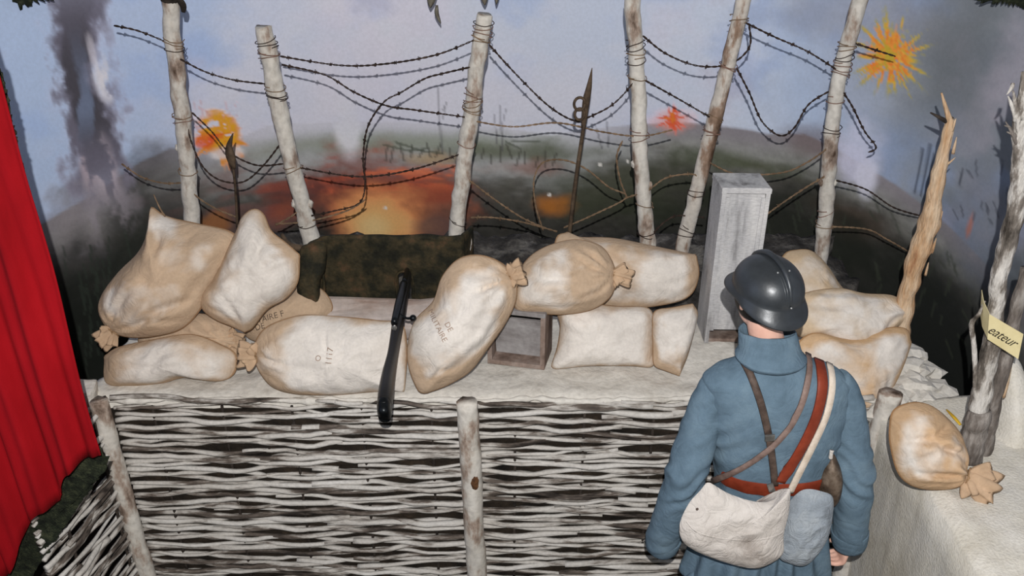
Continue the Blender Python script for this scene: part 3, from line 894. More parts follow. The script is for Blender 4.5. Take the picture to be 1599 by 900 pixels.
sandbag('worn tan sandbag lying on the plaster bank, its mouth toward the dead tree',
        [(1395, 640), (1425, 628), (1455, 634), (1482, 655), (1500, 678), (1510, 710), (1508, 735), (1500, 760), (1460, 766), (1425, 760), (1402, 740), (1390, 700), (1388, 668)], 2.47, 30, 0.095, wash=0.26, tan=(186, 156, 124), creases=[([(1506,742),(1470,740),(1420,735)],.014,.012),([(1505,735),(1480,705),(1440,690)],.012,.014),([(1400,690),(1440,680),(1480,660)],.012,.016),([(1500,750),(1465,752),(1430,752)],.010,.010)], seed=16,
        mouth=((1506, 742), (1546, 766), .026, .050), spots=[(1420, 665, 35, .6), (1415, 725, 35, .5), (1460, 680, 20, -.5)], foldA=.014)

# pale heap of plaster at the far end of the bank
V, F, R, Fr, fr = inflate([(1560, 556), (1588, 558), (1596, 620), (1612, 690), (1640, 800), (1600, 840), (1540, 820), (1535, 740), (1548, 660)], 2.72, math.radians(20), 0.10, centre=(1578, 700), seed=20, lump=.012, wrinkle=.004, power=4, N=70, K=12)
o = mesh('plaster_buttress', V, F, m_bank); fix_normals(o)
tagit(o, 'pale plaster buttress behind the dead tree at the picture edge', 'plaster')

# ------------------------------------------------------------------ wattle
def rod_between(name, a, b, r, parent, mat, wave_n, amp, phase, n=22, sag=0.01, seed=0):
    """a woven withy from a to b (same height), in and out of hidden stakes"""
    a, b = Vector(a), Vector(b)
    d = b - a; L = d.length; t = d.normalized()
    side = Vector((t.y, -t.x, 0))
    pts, rad = [], []
    for i in range(n):
        k = i / (n - 1)
        p = a + d * k
        p += side * amp * math.sin(phase + wave_n * L * k * math.pi)
        p.z += 0.020 * mnoise.noise(Vector((p.x * 3.1 + p.y * 2.2, seed * 1.7, 0.4))) + 0.012 * mnoise.noise(Vector((p.x * 11 + p.y * 9, seed * 2.9, 5))) + sag * 0
        pts.append(p)
        rad.append(r * (1.0 - 0.3 * k if seed % 2 else 0.7 + 0.3 * k) * (1 + 0.38 * mnoise.noise(Vector((p.x * 16 + p.y * 14, seed, 1)))))
    return tube(name, pts, rad, mat, parent, sides=6, n=n * 2)

def wattle(label, A, B, z0, z1, step, mat, y_amp=0.012, wave_n=3.6):
    A, B = Vector(A), Vector(B)
    root = empty('wattle_panel', ((A.x + B.x) / 2, (A.y + B.y) / 2, 0), label, 'wattle', 'wattle panels of the trench')
    d = (B - A); L = d.length; t = d.normalized()
    z = z0; row = 0
    rs = random.Random(int(abs(A.x * 1000)) + 3)
    while z < z1:
        r = rs.uniform(0.0090, 0.0150)
        cuts = [0.0, 1.0]
        if rs.random() < 0.72: cuts = [0.0, rs.uniform(0.22, 0.78), 1.0]
        for c0, c1 in zip(cuts[:-1], cuts[1:]):
            e0 = max(0.0, c0 - 0.05) if c0 > 0 else -0.01 * rs.random()
            e1 = min(1.0, c1 + 0.03)
            a = A + d * e0; b = A + d * e1
            zz = z + rs.uniform(-0.006, 0.006)
            ph = (row % 2) * math.pi + wave_n * L * e0 * math.pi
            zb = zz + rs.uniform(-0.018, 0.018)
            rod_between('rod', (a.x, a.y, zz), (b.x, b.y, zb), r * rs.uniform(0.85, 1.1), root, mat, wave_n, y_amp * rs.uniform(0.7, 1.25), ph, n=max(8, int(L * (e1 - e0) * 18)), seed=row * 3 + int(c0 * 10) + int(abs(A.x) * 50))
        z += step * rs.uniform(0.80, 1.15); row += 1
    for k in range(int(L * wave_n) + 1):
        x = A + d * ((k + 0.5) / (L * wave_n))
        if (x - A).length < L:
            tube('stake', [(x.x, x.y + 0.010, FLOOR), (x.x + 0.004, x.y + 0.010, z1 - 0.04)], [0.007, 0.006], m_bark, root, sides=6, n=6)
    return root
wattle('wattle of limewashed rods between the curtain-side post and the middle post', (-1.575, 2.955, 0), (-0.185, 2.955, 0), FLOOR + .02, 0.903, 0.0248, m_rod)
wattle('wattle of limewashed rods between the middle post and the soldier', (-0.13, 2.955, 0), (1.43, 2.955, 0), FLOOR + .02, 0.906, 0.0246, m_rod)
wattle('wattle wing of slanting limewashed rods running out beside the red curtain', (-1.715, 2.475, 0), (-1.635, 2.93, 0), FLOOR + .02, 0.87, 0.0262, m_rodw, 0.014)

def trench_post(label, x, y, ztop, r, mat, lean=0.0):
    root = empty('trench_post', (x, y, 0), label, 'post', 'posts of the wattle')
    pts = [(x + lean * k / 6.0 + 0.006 * mnoise.noise(Vector((k, x, 0))), y, FLOOR + (ztop - FLOOR) * k / 6.0) for k in range(7)]
    tube('shaft', pts, [r * (1 + 0.07 * mnoise.noise(Vector((k * 1.7, x * 5, 3)))) for k in range(7)], mat, root, sides=14, n=40, bump=0.12, bscale=14, jag=0.008)
    return root
trench_post('limewashed corner post of the wattle beside the red curtain', -1.60, 2.93, 0.91, 0.036, m_post, lean=-0.02)
mp_ = trench_post('limewashed middle post of the wattle with a brown knot', -0.15, 2.925, 0.905, 0.043, m_post, lean=-0.025)
m_knot = patchy('brown_knot', [(0.3, (52, 34, 24)), (0.6, (112, 76, 48)), (0.8, (150, 118, 88))], scale=40, rough=.9, bump=.6)
kp = P(741, 752, 2.895)
V, F = rock_geo((kp.x, 2.890, kp.z), .024, (.75, .6, 1.6), 5, .3)
mesh('knot', V, F, m_knot, mp_)
trench_post('limewashed corner post between the soldier and the plaster bank', 1.435, 2.90, 0.965, 0.043, m_post, lean=0.03)
o = bevbox('plaster_block', (-1.70, 2.99, 0.87), (1, 0, 0), (0, 1, 0), (0, 0, 1), 0.045, 0.05, 0.075, m_plaster, None, 0.02, 0.014)
tagit(o, 'rough white plaster block at the curtain end of the ledge', 'plaster')

# ------------------------------------------------------------------ entanglement posts
def coil_geo(c, axis, r, turns, w=0.0026, pitch=0.012, rs=None, loose=0.25):
    axis = Vector(axis).normalized()
    N = Vector((0, -1, 0)); N = (N - axis * N.dot(axis)).normalized(); B = axis.cross(N)
    pts = []
    n = int(turns * 14)
    ph = rs.random() * 6
    for i in range(n + 1):
        a = 2 * math.pi * turns * i / n + ph
        rr = r * (1.04 + loose * rs.random() * 0.35)
        pts.append(Vector(c) + axis * (pitch * (i / 14.0 - turns / 2) + 0.006 * math.sin(a * 1.3 + ph)) + (N * math.cos(a) + B * math.sin(a)) * rr)
    return tube_geo(pts, [w] * len(pts), sides=5, n=len(pts) * 2)

def wire_post(label, path, y, r, ties, dark_top=False, knots=(), mat=None):
    """path: photo pixels from the tip down to where the post goes out of sight; ties = pixel rows where wire is bound round it"""
    us, vs = [q[0] for q in path], [q[1] for q in path]
    def atv(v): return P(float(np.interp(v, vs, us)), v, y)
    pts = [P(u, v, y) for u, v in path][::-1]
    ext = (pts[0] - pts[1]).normalized()
    base = pts[0] + ext * 0.12
    pts = [base] + pts
    root = empty('entanglement_post', tuple(base), label, 'post', 'limewashed posts of the wire entanglement')
    rs = random.Random(int(path[0][0]))
    n = len(pts)
    rad = [r * (1.06 - 0.12 * k / (n - 1)) * (1 + 0.09 * mnoise.noise(Vector((k * 1.3, path[0][0] * .3, 4)))) for k in range(n)]
    geo = tube_geo(pts, rad, sides=16, n=80, bump=0.2, bscale=17, jag=0.012)
    mesh('shaft', geo[0], geo[1], mat or m_post, root)
    def axis(v): return (atv(v - 12) - atv(v + 12)).normalized() if v - 12 > vs[0] else (atv(vs[0]) - atv(vs[0] + 40)).normalized()
    for (kv, sx) in knots:
        V, F = rock_geo(atv(kv) + Vector((sx * r * 0.9, -0.004, 0)), r * 0.42, (0.9, 0.9, 1.3), kv)
        mesh('knot', V, F, mat or m_post, root)
    if dark_top:
        ax = axis(vs[0]); c = atv(vs[0] + 6)
        geo = tube_geo([c - ax * 0.03, c - ax * 0.01, c + ax * 0.02, c + ax * 0.1], [r * .96, r * 1.10, r * 1.2, r * 1.15], sides=14, n=24, bump=0.3, bscale=30)
        mesh('bark', geo[0], geo[1], m_bark, root)
        geo = tube_geo([c - ax * 0.01 + Vector((r * .8, -.01, 0)), c - ax * 0.04 + Vector((r * 1.5, -.01, 0)), c - ax * 0.07 + Vector((r * 1.5, -.01, 0))], [.012, .014, .008], sides=8, n=10, bump=0.3)
        mesh('stub', geo[0], geo[1], m_bark, root)
    for tv in ties:
        g = coil_geo(atv(tv), axis(tv) + Vector((rs.uniform(-.25, .25), 0, 0)), r, rs.choice([1.2, 1.7, 2.2]), rs=rs, w=0.0021, pitch=0.010 + 0.014 * rs.random(), loose=.6)
        mesh('wire_tie', g[0], g[1], rs.choice([m_wire, m_wirel, m_tie]), root)
    return root
m_tie = patchy('reddish_tie_wire', [(0.3, (92, 66, 56)), (0.6, (136, 106, 92)), (0.8, (160, 134, 120))], scale=30, rough=0.8, bump=0.2)
YP = 3.95
wire_post('limewashed post with dark bark top, first from the red curtain', [(266, -14), (270, 60), (278, 130), (285, 185), (293, 265), (300, 348)], YP, .036, (66, 78, 180, 186, 268), dark_top=True, knots=((230, -1),))
wire_post('limewashed post tilting outwards behind the iron shield end', [(412, 42), (430, 140), (452, 240), (470, 310), (487, 380)], YP, .040, (68, 84, 138, 150, 262, 350), knots=((318, 1), (318, -1)))
wire_post('limewashed post above the iron shield with rusty wire bunched at its tip', [(757, 24), (745, 100), (737, 170), (728, 230), (718, 310), (712, 374)], YP, .037, (36, 48, 60, 150, 160, 172, 225, 345))
wire_post('limewashed nearly upright post behind the tan sandbags', [(987, -4), (993, 80), (998, 170), (1000, 250), (1006, 320), (1012, 390)], YP, .036, (70, 84, 96, 122, 210, 320, 365), knots=((255, -1), (290, 1)))
wire_post('limewashed slanting post next to the box periscope', [(1163, -10), (1140, 90), (1115, 190), (1095, 270), (1080, 330), (1065, 392)], YP, .034, (30, 105, 184, 205, 300, 360), mat=m_postb)
wire_post('knobbly limewashed slanting post behind the soldier', [(1346, -10), (1326, 60), (1310, 125), (1299, 200), (1293, 280), (1289, 335), (1281, 408)], YP, .034, (72, 88, 100, 112, 156, 205, 330, 352), knots=((285, -1), (285, 1), (398, -1)))

# ------------------------------------------------------------------ barbed wire
def barbed(label, path, y=3.93, mat=None, w=0.0033, barbs=True, yend=None):
    m = len(path)
    ys = [y + ((yend - y) * k / (m - 1) if yend else 0) for k in range(m)]
    pts = [P(u, v, yy) for (u, v), yy in zip(path, ys)]
    n = max(12, int(sum((pts[i + 1] - pts[i]).length for i in range(m - 1)) / 0.008))
    arr = crom([tuple(p) for p in pts], n)
    C = [Vector(a) for a in arr]
    mat = mat or m_wire
    root = empty('barbed_wire', tuple(C[0]), label, 'barbed wire', 'strands of barbed wire')
    A, B = [], []
    for i, c in enumerate(C):
        T = (C[min(i + 1, n - 1)] - C[max(i - 1, 0)]).normalized()
        N = Vector((0, -1, 0)); N = (N - T * N.dot(T)).normalized(); Bn = T.cross(N)
        a = i * 0.9
        o = (N * math.cos(a) + Bn * math.sin(a)) * w * 0.75
        A.append(c + o); B.append(c - o)
    ga = tube_geo(A, [w * 0.78] * n, sides=4, n=n); gb = tube_geo(B, [w * 0.78] * n, sides=4, n=n)
    mesh('twisted_strand', *ga, mat, root); mesh('twisted_strand', *gb, mat, root)
    if barbs:
        rs = random.Random(m + int(path[0][0]))
        i = 4
        while i < n - 3:
            c = C[i]; T = (C[i + 1] - C[i - 1]).normalized()
            N = Vector((0, -1, 0)); N = (N - T * N.dot(T)).normalized(); Bn = T.cross(N)
            gs = []
            ring = [c + T * (w * 1.5 * (k / 8.0 - 0.5) * 2.4) + (N * math.cos(k * 1.57) + Bn * math.sin(k * 1.57)) * w * 1.9 for k in range(9)]
            gs.append(tube_geo(ring, [w * 0.6] * 9, sides=4, n=9))
            for s in (-1, 1):
                a = rs.random() * 6.28
                d = (N * math.cos(a) + Bn * math.sin(a)) + T * s * 0.25
                gs.append(tube_geo([c - d * 0.011, c + d * 0.011], [w * 0.55, w * 0.2], sides=4, n=2))
            g = join_geo(*gs)
            mesh('barb', g[0], g[1], mat, root)
            i += rs.randint(10, 14)
    return root
barbed('loose wire end sticking out past the first post toward the smoke column', [(178, 40), (215, 48), (256, 64)])
barbed('wire strand sagging between the dark-topped post and its neighbour', [(281, 92), (320, 112), (365, 125), (414, 131)])
barbed('topmost wire strand sagging to the post above the iron shield', [(438, 88), (530, 102), (600, 100), (680, 86), (742, 62)])
barbed('wire strand dropping from the tilted post to the waist of the shield post', [(440, 101), (507, 117), (553, 144), (603, 165), (649, 172), (726, 183)])
barbed('wire looping down in an arch from the shield post over the fire', [(734, 105), (691, 115), (663, 123), (627, 144), (599, 160), (574, 199), (567, 249), (570, 290), (560, 318), (520, 330), (482, 338)])
barbed('wire strand running steeply down to the iron picket', [(764, 70), (800, 110), (850, 160), (885, 184), (912, 192)])
barbed('wire strand rising from the iron picket to the upright post', [(915, 185), (950, 168), (975, 146), (1000, 114)])
barbed('pale wire strand sagging low behind the iron picket', [(735, 188), (800, 198), (870, 192), (940, 206), (1000, 213), (1050, 203)], mat=m_wirel, barbs=False)
barbed('wire strand dipping between the upright post and the slanting post', [(1004, 56), (1040, 84), (1090, 103), (1140, 100), (1170, 74), (1170, 40)])
barbed('wire strand falling across the small red burst to the slanting post', [(1008, 126), (1060, 155), (1108, 183)])
barbed('wire strand stretched between the two rightmost slanting posts at the top', [(1165, 36), (1210, 58), (1260, 80), (1305, 108)])
barbed('wire hanging in a deep loop between the two rightmost slanting posts', [(1150, 106), (1170, 145), (1190, 190), (1218, 212), (1240, 200), (1262, 164), (1294, 143)])
barbed('loose wire end pointing across the yellow star burst', [(1330, 66), (1360, 76), (1398, 88)])
barbed('crooked wire end hanging down past the knobbly post', [(1312, 138), (1330, 165), (1350, 205), (1368, 230), (1356, 238)])
barbed('low wire strand entering from the painted hill beside the smoke', [(190, 256), (220, 276), (255, 286), (292, 285)], mat=m_wirel)
barbed('dark wire hanging in a bow between the first two posts', [(290, 190), (300, 225), (318, 262), (345, 282), (380, 284), (410, 260), (440, 222)], barbs=False)
barbed('wire strand from the first post down to the rusty bayonet', [(300, 176), (330, 205), (358, 238), (400, 258), (442, 256)], barbs=False)
barbed('thin wire running down behind the peaked sandbag', [(280, 262), (300, 300), (335, 325), (372, 340)], mat=m_wirel, barbs=False)
barbed('low wire strand crossing the red glow', [(468, 262), (560, 276), (640, 266), (722, 240)])
barbed('short wire bound low on the tilted post', [(430, 352), (455, 338), (480, 318)], mat=m_wirel, barbs=False)
barbed('rusty wire lying along the top of the iron shield', [(430, 350), (480, 346), (540, 330), (570, 312)], mat=m_wirel, barbs=False)
barbed('wire fallen from the shield post to the rubble', [(728, 278), (770, 310), (815, 340), (850, 356)], mat=m_wirel)
barbed('wire bent in a wide hoop around the iron picket', [(848, 360), (836, 320), (834, 280), (848, 254), (880, 250), (915, 264), (950, 292), (978, 308), (930, 334), (880, 356)], mat=m_wirel, barbs=False)
barbed('short curved wire hanging beside the upright post', [(972, 220), (963, 245), (968, 280), (978, 306)], mat=m_wirel, barbs=False)
barbed('wire strand arching between the lower parts of two posts', [(975, 310), (1010, 298), (1040, 278), (1078, 272), (1095, 278)], mat=m_wirel)
barbed('thick twisted wire low behind the tan sandbags', [(1018, 366), (1040, 345), (1060, 337), (1100, 340)], mat=m_wire)
barbed('wire strand sagging above the box periscope', [(1104, 252), (1150, 272), (1220, 270), (1260, 254), (1292, 232)], mat=m_wirel, barbs=False)
barbed('wire strand climbing from behind the helmet to the knobbly post', [(1175, 352), (1215, 322), (1260, 292), (1305, 266)], mat=m_wirel)
barbed('low wire strand running from the knobbly post to the splintered trunk', [(1290, 354), (1352, 358), (1385, 374), (1420, 394)], mat=m_wirel, barbs=False)
barbed('faint wire running to the splintered trunk below the pale smoke', [(1306, 282), (1352, 296), (1395, 324), (1440, 338)], barbs=False)
barbed('wire along the ground between the shield and the hoop', [(735, 340), (770, 340), (820, 348), (870, 362)], mat=m_wirel)

# iron screw picket and the rusty bayonet
m_iron = patchy('rusted_iron', [(0.3, (52, 42, 34)), (0.6, (98, 82, 66)), (0.8, (124, 104, 84))], scale=24, rough=0.7, bump=0.4, metal=0.35, bscale=80)
root = empty('screw_picket', tuple(P(888, 378, 3.85)), 'rusty iron picket with an eye loop and a blade tip between two posts', 'picket')
tube('rod', [P(886, 392, 3.85), P(898, 290, 3.85), P(912, 195, 3.85)], [.010, .0095, .009], m_iron, root, sides=8, n=24, bump=.1)
tube('blade_tip', [P(911, 200, 3.848), P(915, 160, 3.848), P(920, 135, 3.848), P(924.5, 106, 3.848)], [.010, .016, .012, .0015], m_iron, root, sides=8, n=16, flat=.45)
for cu, cv, rr in ((905, 178, 8), (905, 162, 9)):
    c = P(cu, cv, 3.842); k = rr / px(c)
    ring = [c + Vector((math.cos(a) * k * .95, -.006 * math.sin(a / 2), math.sin(a) * k * 1.12)) for a in np.linspace(0, 2 * math.pi, 17)]
    tube('eye_loop', ring, [.0065] * 17, m_iron, root, sides=7, n=36)
root = empty('rusty_bayonet', tuple(P(370, 350, 3.86)), 'rusty bayonet blade on a thin rod before the orange burst', 'bayonet')
tube('rod', [P(371, 365, 3.86), P(368, 300, 3.86), P(364, 262, 3.86)], [.006] * 3, m_iron, root, sides=6, n=12)
tube('blade', [P(365, 264, 3.86), P(360, 244, 3.86), P(358, 228, 3.86), P(364, 208, 3.86)], [.010, .022, .014, .002], m_iron, root, sides=8, n=16, flat=.5)
o = tube('twig', [P(258, 338, 3.4), P(250, 326, 3.4), P(240, 304, 3.42)], [.004, .0035, .002], m_wirel, None, sides=6, n=12)
tagit(o, 'thin dry twig sticking up behind the big tan sandbag', 'twig')
o = tube('root_piece', [P(440, 366, 3.62), P(450, 382, 3.58), P(470, 388, 3.56), P(490, 386, 3.6)], [.008, .014, .015, .01], m_iron, None, sides=8, n=20, bump=.2)
tagit(o, 'curved rusty root lying over the end of the iron shield', 'root')
# ------------------------------------------------------------------ iron loophole shield
m_shield = patchy('mossy_rusted_plate', [(0.28, (14, 14, 11)), (0.45, (34, 33, 22)), (0.58, (62, 54, 36)), (0.72, (92, 68, 48))], scale=11, rough=0.8, bump=0.8, bscale=60, metal=0.1, bdist=0.006, fine=0.4)
m_shieldw = patchy('chalky_plate_edge', [(0.35, (70, 58, 48)), (0.5, (170, 165, 158)), (0.8, (210, 206, 200))], scale=40, rough=0.9, bump=0.6)
YS = 3.56
m_shieldo = patchy('olive_plate_flange', [(0.3, (24, 25, 19)), (0.5, (46, 46, 35)), (0.75, (72, 66, 52))], scale=12, rough=0.75, bump=0.6, bscale=60, metal=0.1)
pl = P(484, 430, 3.46); pm = P(506, 430, YS); pr = P(722, 430, YS); pe = P(738, 430, YS + .10)
plan = crom([(pl.x, pl.y), (pl.x - .004, pl.y + .05), (pl.x + .03, YS - .02), (pm.x + .03, YS), ((pm.x + pr.x) / 2, YS + .004), (pr.x - .03, YS), (pr.x + .006, YS + .02), (pe.x, pe.y)], 90)
zt, zb = P(600, 376, YS).z, P(600, 500, YS).z
slot_l, slot_r = P(620, 430, YS).x, P(641, 430, YS).x
slot_t = P(630, 428, YS).z
V, F = [], []
nzz = 26
for i, (x, y) in enumerate(plan):
    for j in range(nzz):
        t = j / (nzz - 1)
        z = zb + (zt - zb) * t
        top = (t ** 10) * 0.012 * (1 + mnoise.noise(Vector((x * 9, 0, 0))))
        lean = 0.03 * t
        V.append((x, y + lean + 0.004 * mnoise.noise(Vector((x * 12, z * 12, 0))), z + top - 0.018 * max(0, 1 - i / 14.0) * t))
for i in range(len(plan) - 1):
    for j in range(nzz - 1):
        xm = (plan[i][0] + plan[i + 1][0]) / 2; zm = zb + (zt - zb) * (j + .5) / (nzz - 1)
        if slot_l < xm < slot_r and zm < slot_t: continue
        a = i * nzz + j
        F.append((a, a + nzz, a + nzz + 1, a + 1))
SH = empty('loophole_shield', (plan[45][0], YS, zb), 'dark rusted iron loophole shield with a rifle through its slot', 'shield')
o = mesh('plate', V, F, m_shield, SH)
sd = o.modifiers.new('thickness', 'SOLIDIFY'); sd.thickness = 0.014; sd.offset = 0
# rim of the loophole and its pivot
sx = (slot_l + slot_r) / 2
tube('slot_rim', [(slot_l - .006, YS + .005, P(630, 470, YS).z), (slot_l - .006, YS + .008, slot_t - .02), (sx, YS + .01, slot_t + .008), (slot_r + .006, YS + .008, slot_t - .02), (slot_r + .006, YS + .005, P(630, 470, YS).z)], [.006] * 5, m_shield, SH, sides=6, n=30, bump=.3)
tube('side_handle', [P(489, 424, 3.5), P(497, 419, 3.5), P(504, 428, 3.5), P(506, 450, 3.5), P(504, 472, 3.5)], [.007] * 5, m_shield, SH, sides=7, n=24, bump=.3)
V, F, R, Fr, fr = inflate([(468, 392), (480, 381), (508, 379), (508, 420), (500, 440), (499, 486), (484, 492), (467, 487), (464, 440)], 3.44, .35, .030, seed=33, N=70, K=10, lump=.004, wrinkle=.004, power=4, edge=.5)
o = mesh('side_flange', V, F, m_shield, SH); fix_normals(o)
V, F, R, Fr, fr = inflate([(716, 366), (726, 368), (734, 362), (737, 380), (732, 396), (718, 392)], 3.66, .3, .02, seed=31, N=40, K=6)
o = mesh('chalky_end', V, F, m_shieldw, SH); fix_normals(o)

# limewashed sill block under the shield
m_sill = patchy('greyed_limewashed_wood', [(0.3, (150, 124, 110)), (0.5, (182, 168, 160)), (0.75, (204, 196, 192))], scale=7, stretch=(.4, 1, 1.6), rough=0.9, bump=0.5, bscale=40, fine=.2)
a, b = P(492, 502, 3.36), P(700, 502, 3.36)
o = bevbox('sill_block', ((a.x + b.x) / 2, 3.42, a.z - .02), (1, 0, 0), (0, .93, .37), (0, -.37, .93), (b.x - a.x) / 2, .085, .05, m_sill, None, .022, .012)
tagit(o, 'worn limewashed wooden sill block under the iron shield', 'block')

# ------------------------------------------------------------------ rifle, butt towards the visitor
m_stock = patchy('blackened_walnut', [(0.3, (10, 9, 8)), (0.6, (24, 20, 17)), (0.8, (38, 28, 22))], scale=10, stretch=(1, .3, 1), rough=0.45, bump=0.15, spec=.5)
m_gun = patchy('blued_steel', [(0.3, (16, 18, 20)), (0.7, (34, 37, 40))], scale=20, rough=0.32, bump=0.1, metal=.7, spec=.5)
m_worn = patchy('worn_steel', [(0.3, (110, 108, 104)), (0.7, (170, 168, 164))], scale=20, rough=0.35, bump=0.1, metal=.8)
m_leather_d = patchy('dark_leather', [(0.3, (46, 36, 32)), (0.6, (82, 68, 60)), (0.8, (110, 96, 88))], scale=25, rough=0.6, bump=0.3, bscale=90)
RF = empty('rifle', tuple(P(601, 655, 2.52)), 'black bolt-action rifle resting butt-down through the loophole shield', 'rifle')
def ellipse_loft(name, secs, mat, parent, sides=18, n=40):
    """secs: (centre Vector, half width along x, half height along the section's upright)"""
    arr = crom([tuple(c) + (w, h) for c, w, h in secs], n)
    V, F = [], []
    for i in range(n):
        c = Vector(arr[i][:3]); T = Vector(arr[min(i + 1, n - 1)][:3]) - Vector(arr[max(0, i - 1)][:3]); T.normalize()
        X = Vector((1, 0, 0)); X = (X - T * X.dot(T)).normalized(); U = X.cross(T)
        for k in range(sides):
            a = 2 * math.pi * k / sides
            ca, sa = math.cos(a), math.sin(a)
            ca = math.copysign(abs(ca) ** .8, ca); sa = math.copysign(abs(sa) ** .8, sa)
            V.append(c + X * arr[i][3] * ca + U * arr[i][4] * sa)
    for i in range(n - 1):
        for k in range(sides):
            a, b = i * sides + k, i * sides + (k + 1) % sides
            F.append((a, b, b + sides, a + sides))
    F.append(tuple(range(sides))); F.append(tuple((n - 1) * sides + k for k in range(sides)))
    o = mesh(name, V, F, mat, parent); fix_normals(o)
    return o
ellipse_loft('stock', [(P(600, 644, 2.53), .024, .046), (P(602, 622, 2.60), .026, .050), (P(606, 590, 2.72), .023, .042), (P(613, 555, 2.845), .019, .030), (P(619, 520, 2.98), .021, .029), (P(623, 495, 3.08), .023, .031), (P(629, 465, 3.24), .020, .029), (P(634, 442, 3.42), .018, .025), (P(637, 430, 3.58), .016, .022), (P(639, 423, 3.85), .014, .02)], m_stock, RF)
ellipse_loft('butt_plate', [(P(599.5, 651, 2.512), .016, .034), (P(600, 648, 2.518), .022, .042), (P(600.2, 640, 2.542), .0252, .048), (P(600.5, 635, 2.558), .0245, .0475)], m_gun, RF, n=10)
tube('receiver', [P(616, 512, 2.99) + Vector((0, 0, .022)), P(624, 480, 3.15) + Vector((0, 0, .022)), P(631, 450, 3.33) + Vector((0, 0, .022))], [.013, .017, .015], m_gun, RF, sides=12, n=16)
tube('barrel', [P(631, 450, 3.33) + Vector((0, 0, .022)), P(637, 425, 3.62) + Vector((0, 0, .02)), P(640, 414, 3.95) + Vector((0, 0, .02))], [.011, .010, .009], m_gun, RF, sides=12, n=12)
bh = tube('bolt_handle', [P(622, 494, 3.06) + Vector((0, 0, .012)), P(634, 497, 3.045), P(642, 497, 3.04)], [.006, .0055, .006], m_gun, RF, sides=8, n=10)
V, F = rock_geo(P(645, 497, 3.038), .0135, (1, 1, 1), 1, 0.0)
mesh('bolt_knob', V, F, m_gun, bh)
V, F = rock_geo(P(616, 512, 2.945), .009, (1, .5, 1.4), 2, 0.1)
mesh('swivel_screw', V, F, m_worn, RF)

# ------------------------------------------------------------------ wooden boxes
m_greywood = patchy('weathered_grey_board', [(0.3, (106, 100, 98)), (0.5, (150, 146, 146)), (0.75, (182, 180, 180))], scale=9, stretch=(.35, 1, 1), rough=0.85, bump=0.4, bscale=50, fine=.25)
m_brownwood = patchy('brownish_box_edge', [(0.3, (84, 66, 58)), (0.5, (132, 114, 104)), (0.75, (166, 152, 144))], scale=12, stretch=(1, 1, .5), rough=0.85, bump=0.4, bscale=50, fine=.3)
BX = Pz(808, 578, .90)
yaw = math.radians(-13)
ax, ay, az = Vector((math.cos(yaw), math.sin(yaw), 0)), Vector((-math.sin(yaw), math.cos(yaw), 0)), Vector((0, 0, 1))
z0 = 0.905
c0 = Vector((BX.x + 0.012, BX.y + .10, z0))
hw, hd, hh, th = .122, .085, .132, .010
root = empty('wooden_box', tuple(c0), 'small open-fronted grey wooden box on the ledge under the tan sandbags', 'box')
bevbox('bottom_board', c0 + az * th, ax, ay, az, hw, hd, th, m_brownwood, root, .002)
bevbox('top_board', c0 + az * (2 * hh - th), ax, ay, az, hw, hd, th, m_greywood, root, .002)
for s in (-1, 1):
    bevbox('side_board', c0 + ax * s * (hw - th) + az * hh, ax, ay, az, th, hd, hh - 2 * th, m_brownwood, root, .002)
bevbox('back_board', c0 + ay * (hd - th) + az * hh, ax, ay, az, hw - 2 * th, th, hh - 2 * th, m_greywood, root, .002)
bevbox('inner_panel', c0 - ay * (hd - .05) + az * (hh - .014), ax, (ay + az * .25).normalized(), (az - ay * .25).normalized(), hw - 2.2 * th, .005, hh * .76, m_greywood, root, .002)

m_peri = patchy('limewashed_periscope_board', [(0.3, (122, 120, 120)), (0.46, (184, 183, 184)), (0.75, (218, 216, 214))], scale=10, stretch=(1.6, 1, .3), rough=0.88, bump=0.5, bscale=60, fine=.3, bstretch=(1, 1, 4))
cb = Pz(1133, 536, .915)
pw, pd, phh = .098, .095, .345
c0 = Vector((cb.x + 0.005, cb.y + pd, .912))
root = empty('box_periscope', tuple(c0), 'tall limewashed wooden box periscope standing on the ledge before the soldier', 'periscope')
lean = Vector((.012, .02, 1)).normalized()
ax, ay, az = Vector((1, 0, 0)), Vector((0, 1, 0)), lean
ax = (ax - az * ax.dot(az)).normalized(); ay = az.cross(ax)
for s in (-1, 1):
    bevbox('side_board', c0 + ax * s * (pw - .009) + az * phh, ax, ay, az, .009, pd, phh, m_peri, root, .002)
bevbox('front_board', c0 - ay * (pd - .016) + az * (phh + .028), ax, ay, az, pw - .019, .007, phh - .034, m_peri, root, .002)
bevbox('back_board', c0 + ay * (pd - .009) + az * phh, ax, ay, az, pw - .019, .008, phh - .008, m_peri, root, .002)
# bevelled lid
V = []
for dz, k in ((-.006, 1.0), (.012, 1.0), (.016, .97)):
    for sx, sy in ((-1, -1), (1, -1), (1, 1), (-1, 1)):
        V.append(c0 + az * (2 * phh + dz + .006) + ax * sx * (pw + .002) * k + ay * sy * (pd + .002) * k)
F = [(3, 2, 1, 0), (8, 9, 10, 11)] + [(r * 4 + k, r * 4 + (k + 1) % 4, r * 4 + 4 + (k + 1) % 4, r * 4 + 4 + k) for r in range(2) for k in range(4)]
mesh('lid', V, F, m_peri, root, smooth=False)
bevbox('bottom_board', c0 + az * .008, ax, ay, az, pw - .019, pd - .012, .008, m_brownwood, root, .002)
bevbox('window_block', c0 + ax * (pw - .034) - ay * (pd - .018) + az * .03, ax, ay, az, .015, .008, .022, m_brownwood, root, .002)
for k, s in enumerate((-1, 1)):
    bevbox('front_cleat', c0 + ax * s * (pw - .026) - ay * (pd - .006) + az * (phh + .02), ax, ay, az, .008, .004, phh - .04, m_peri, root, .0015)

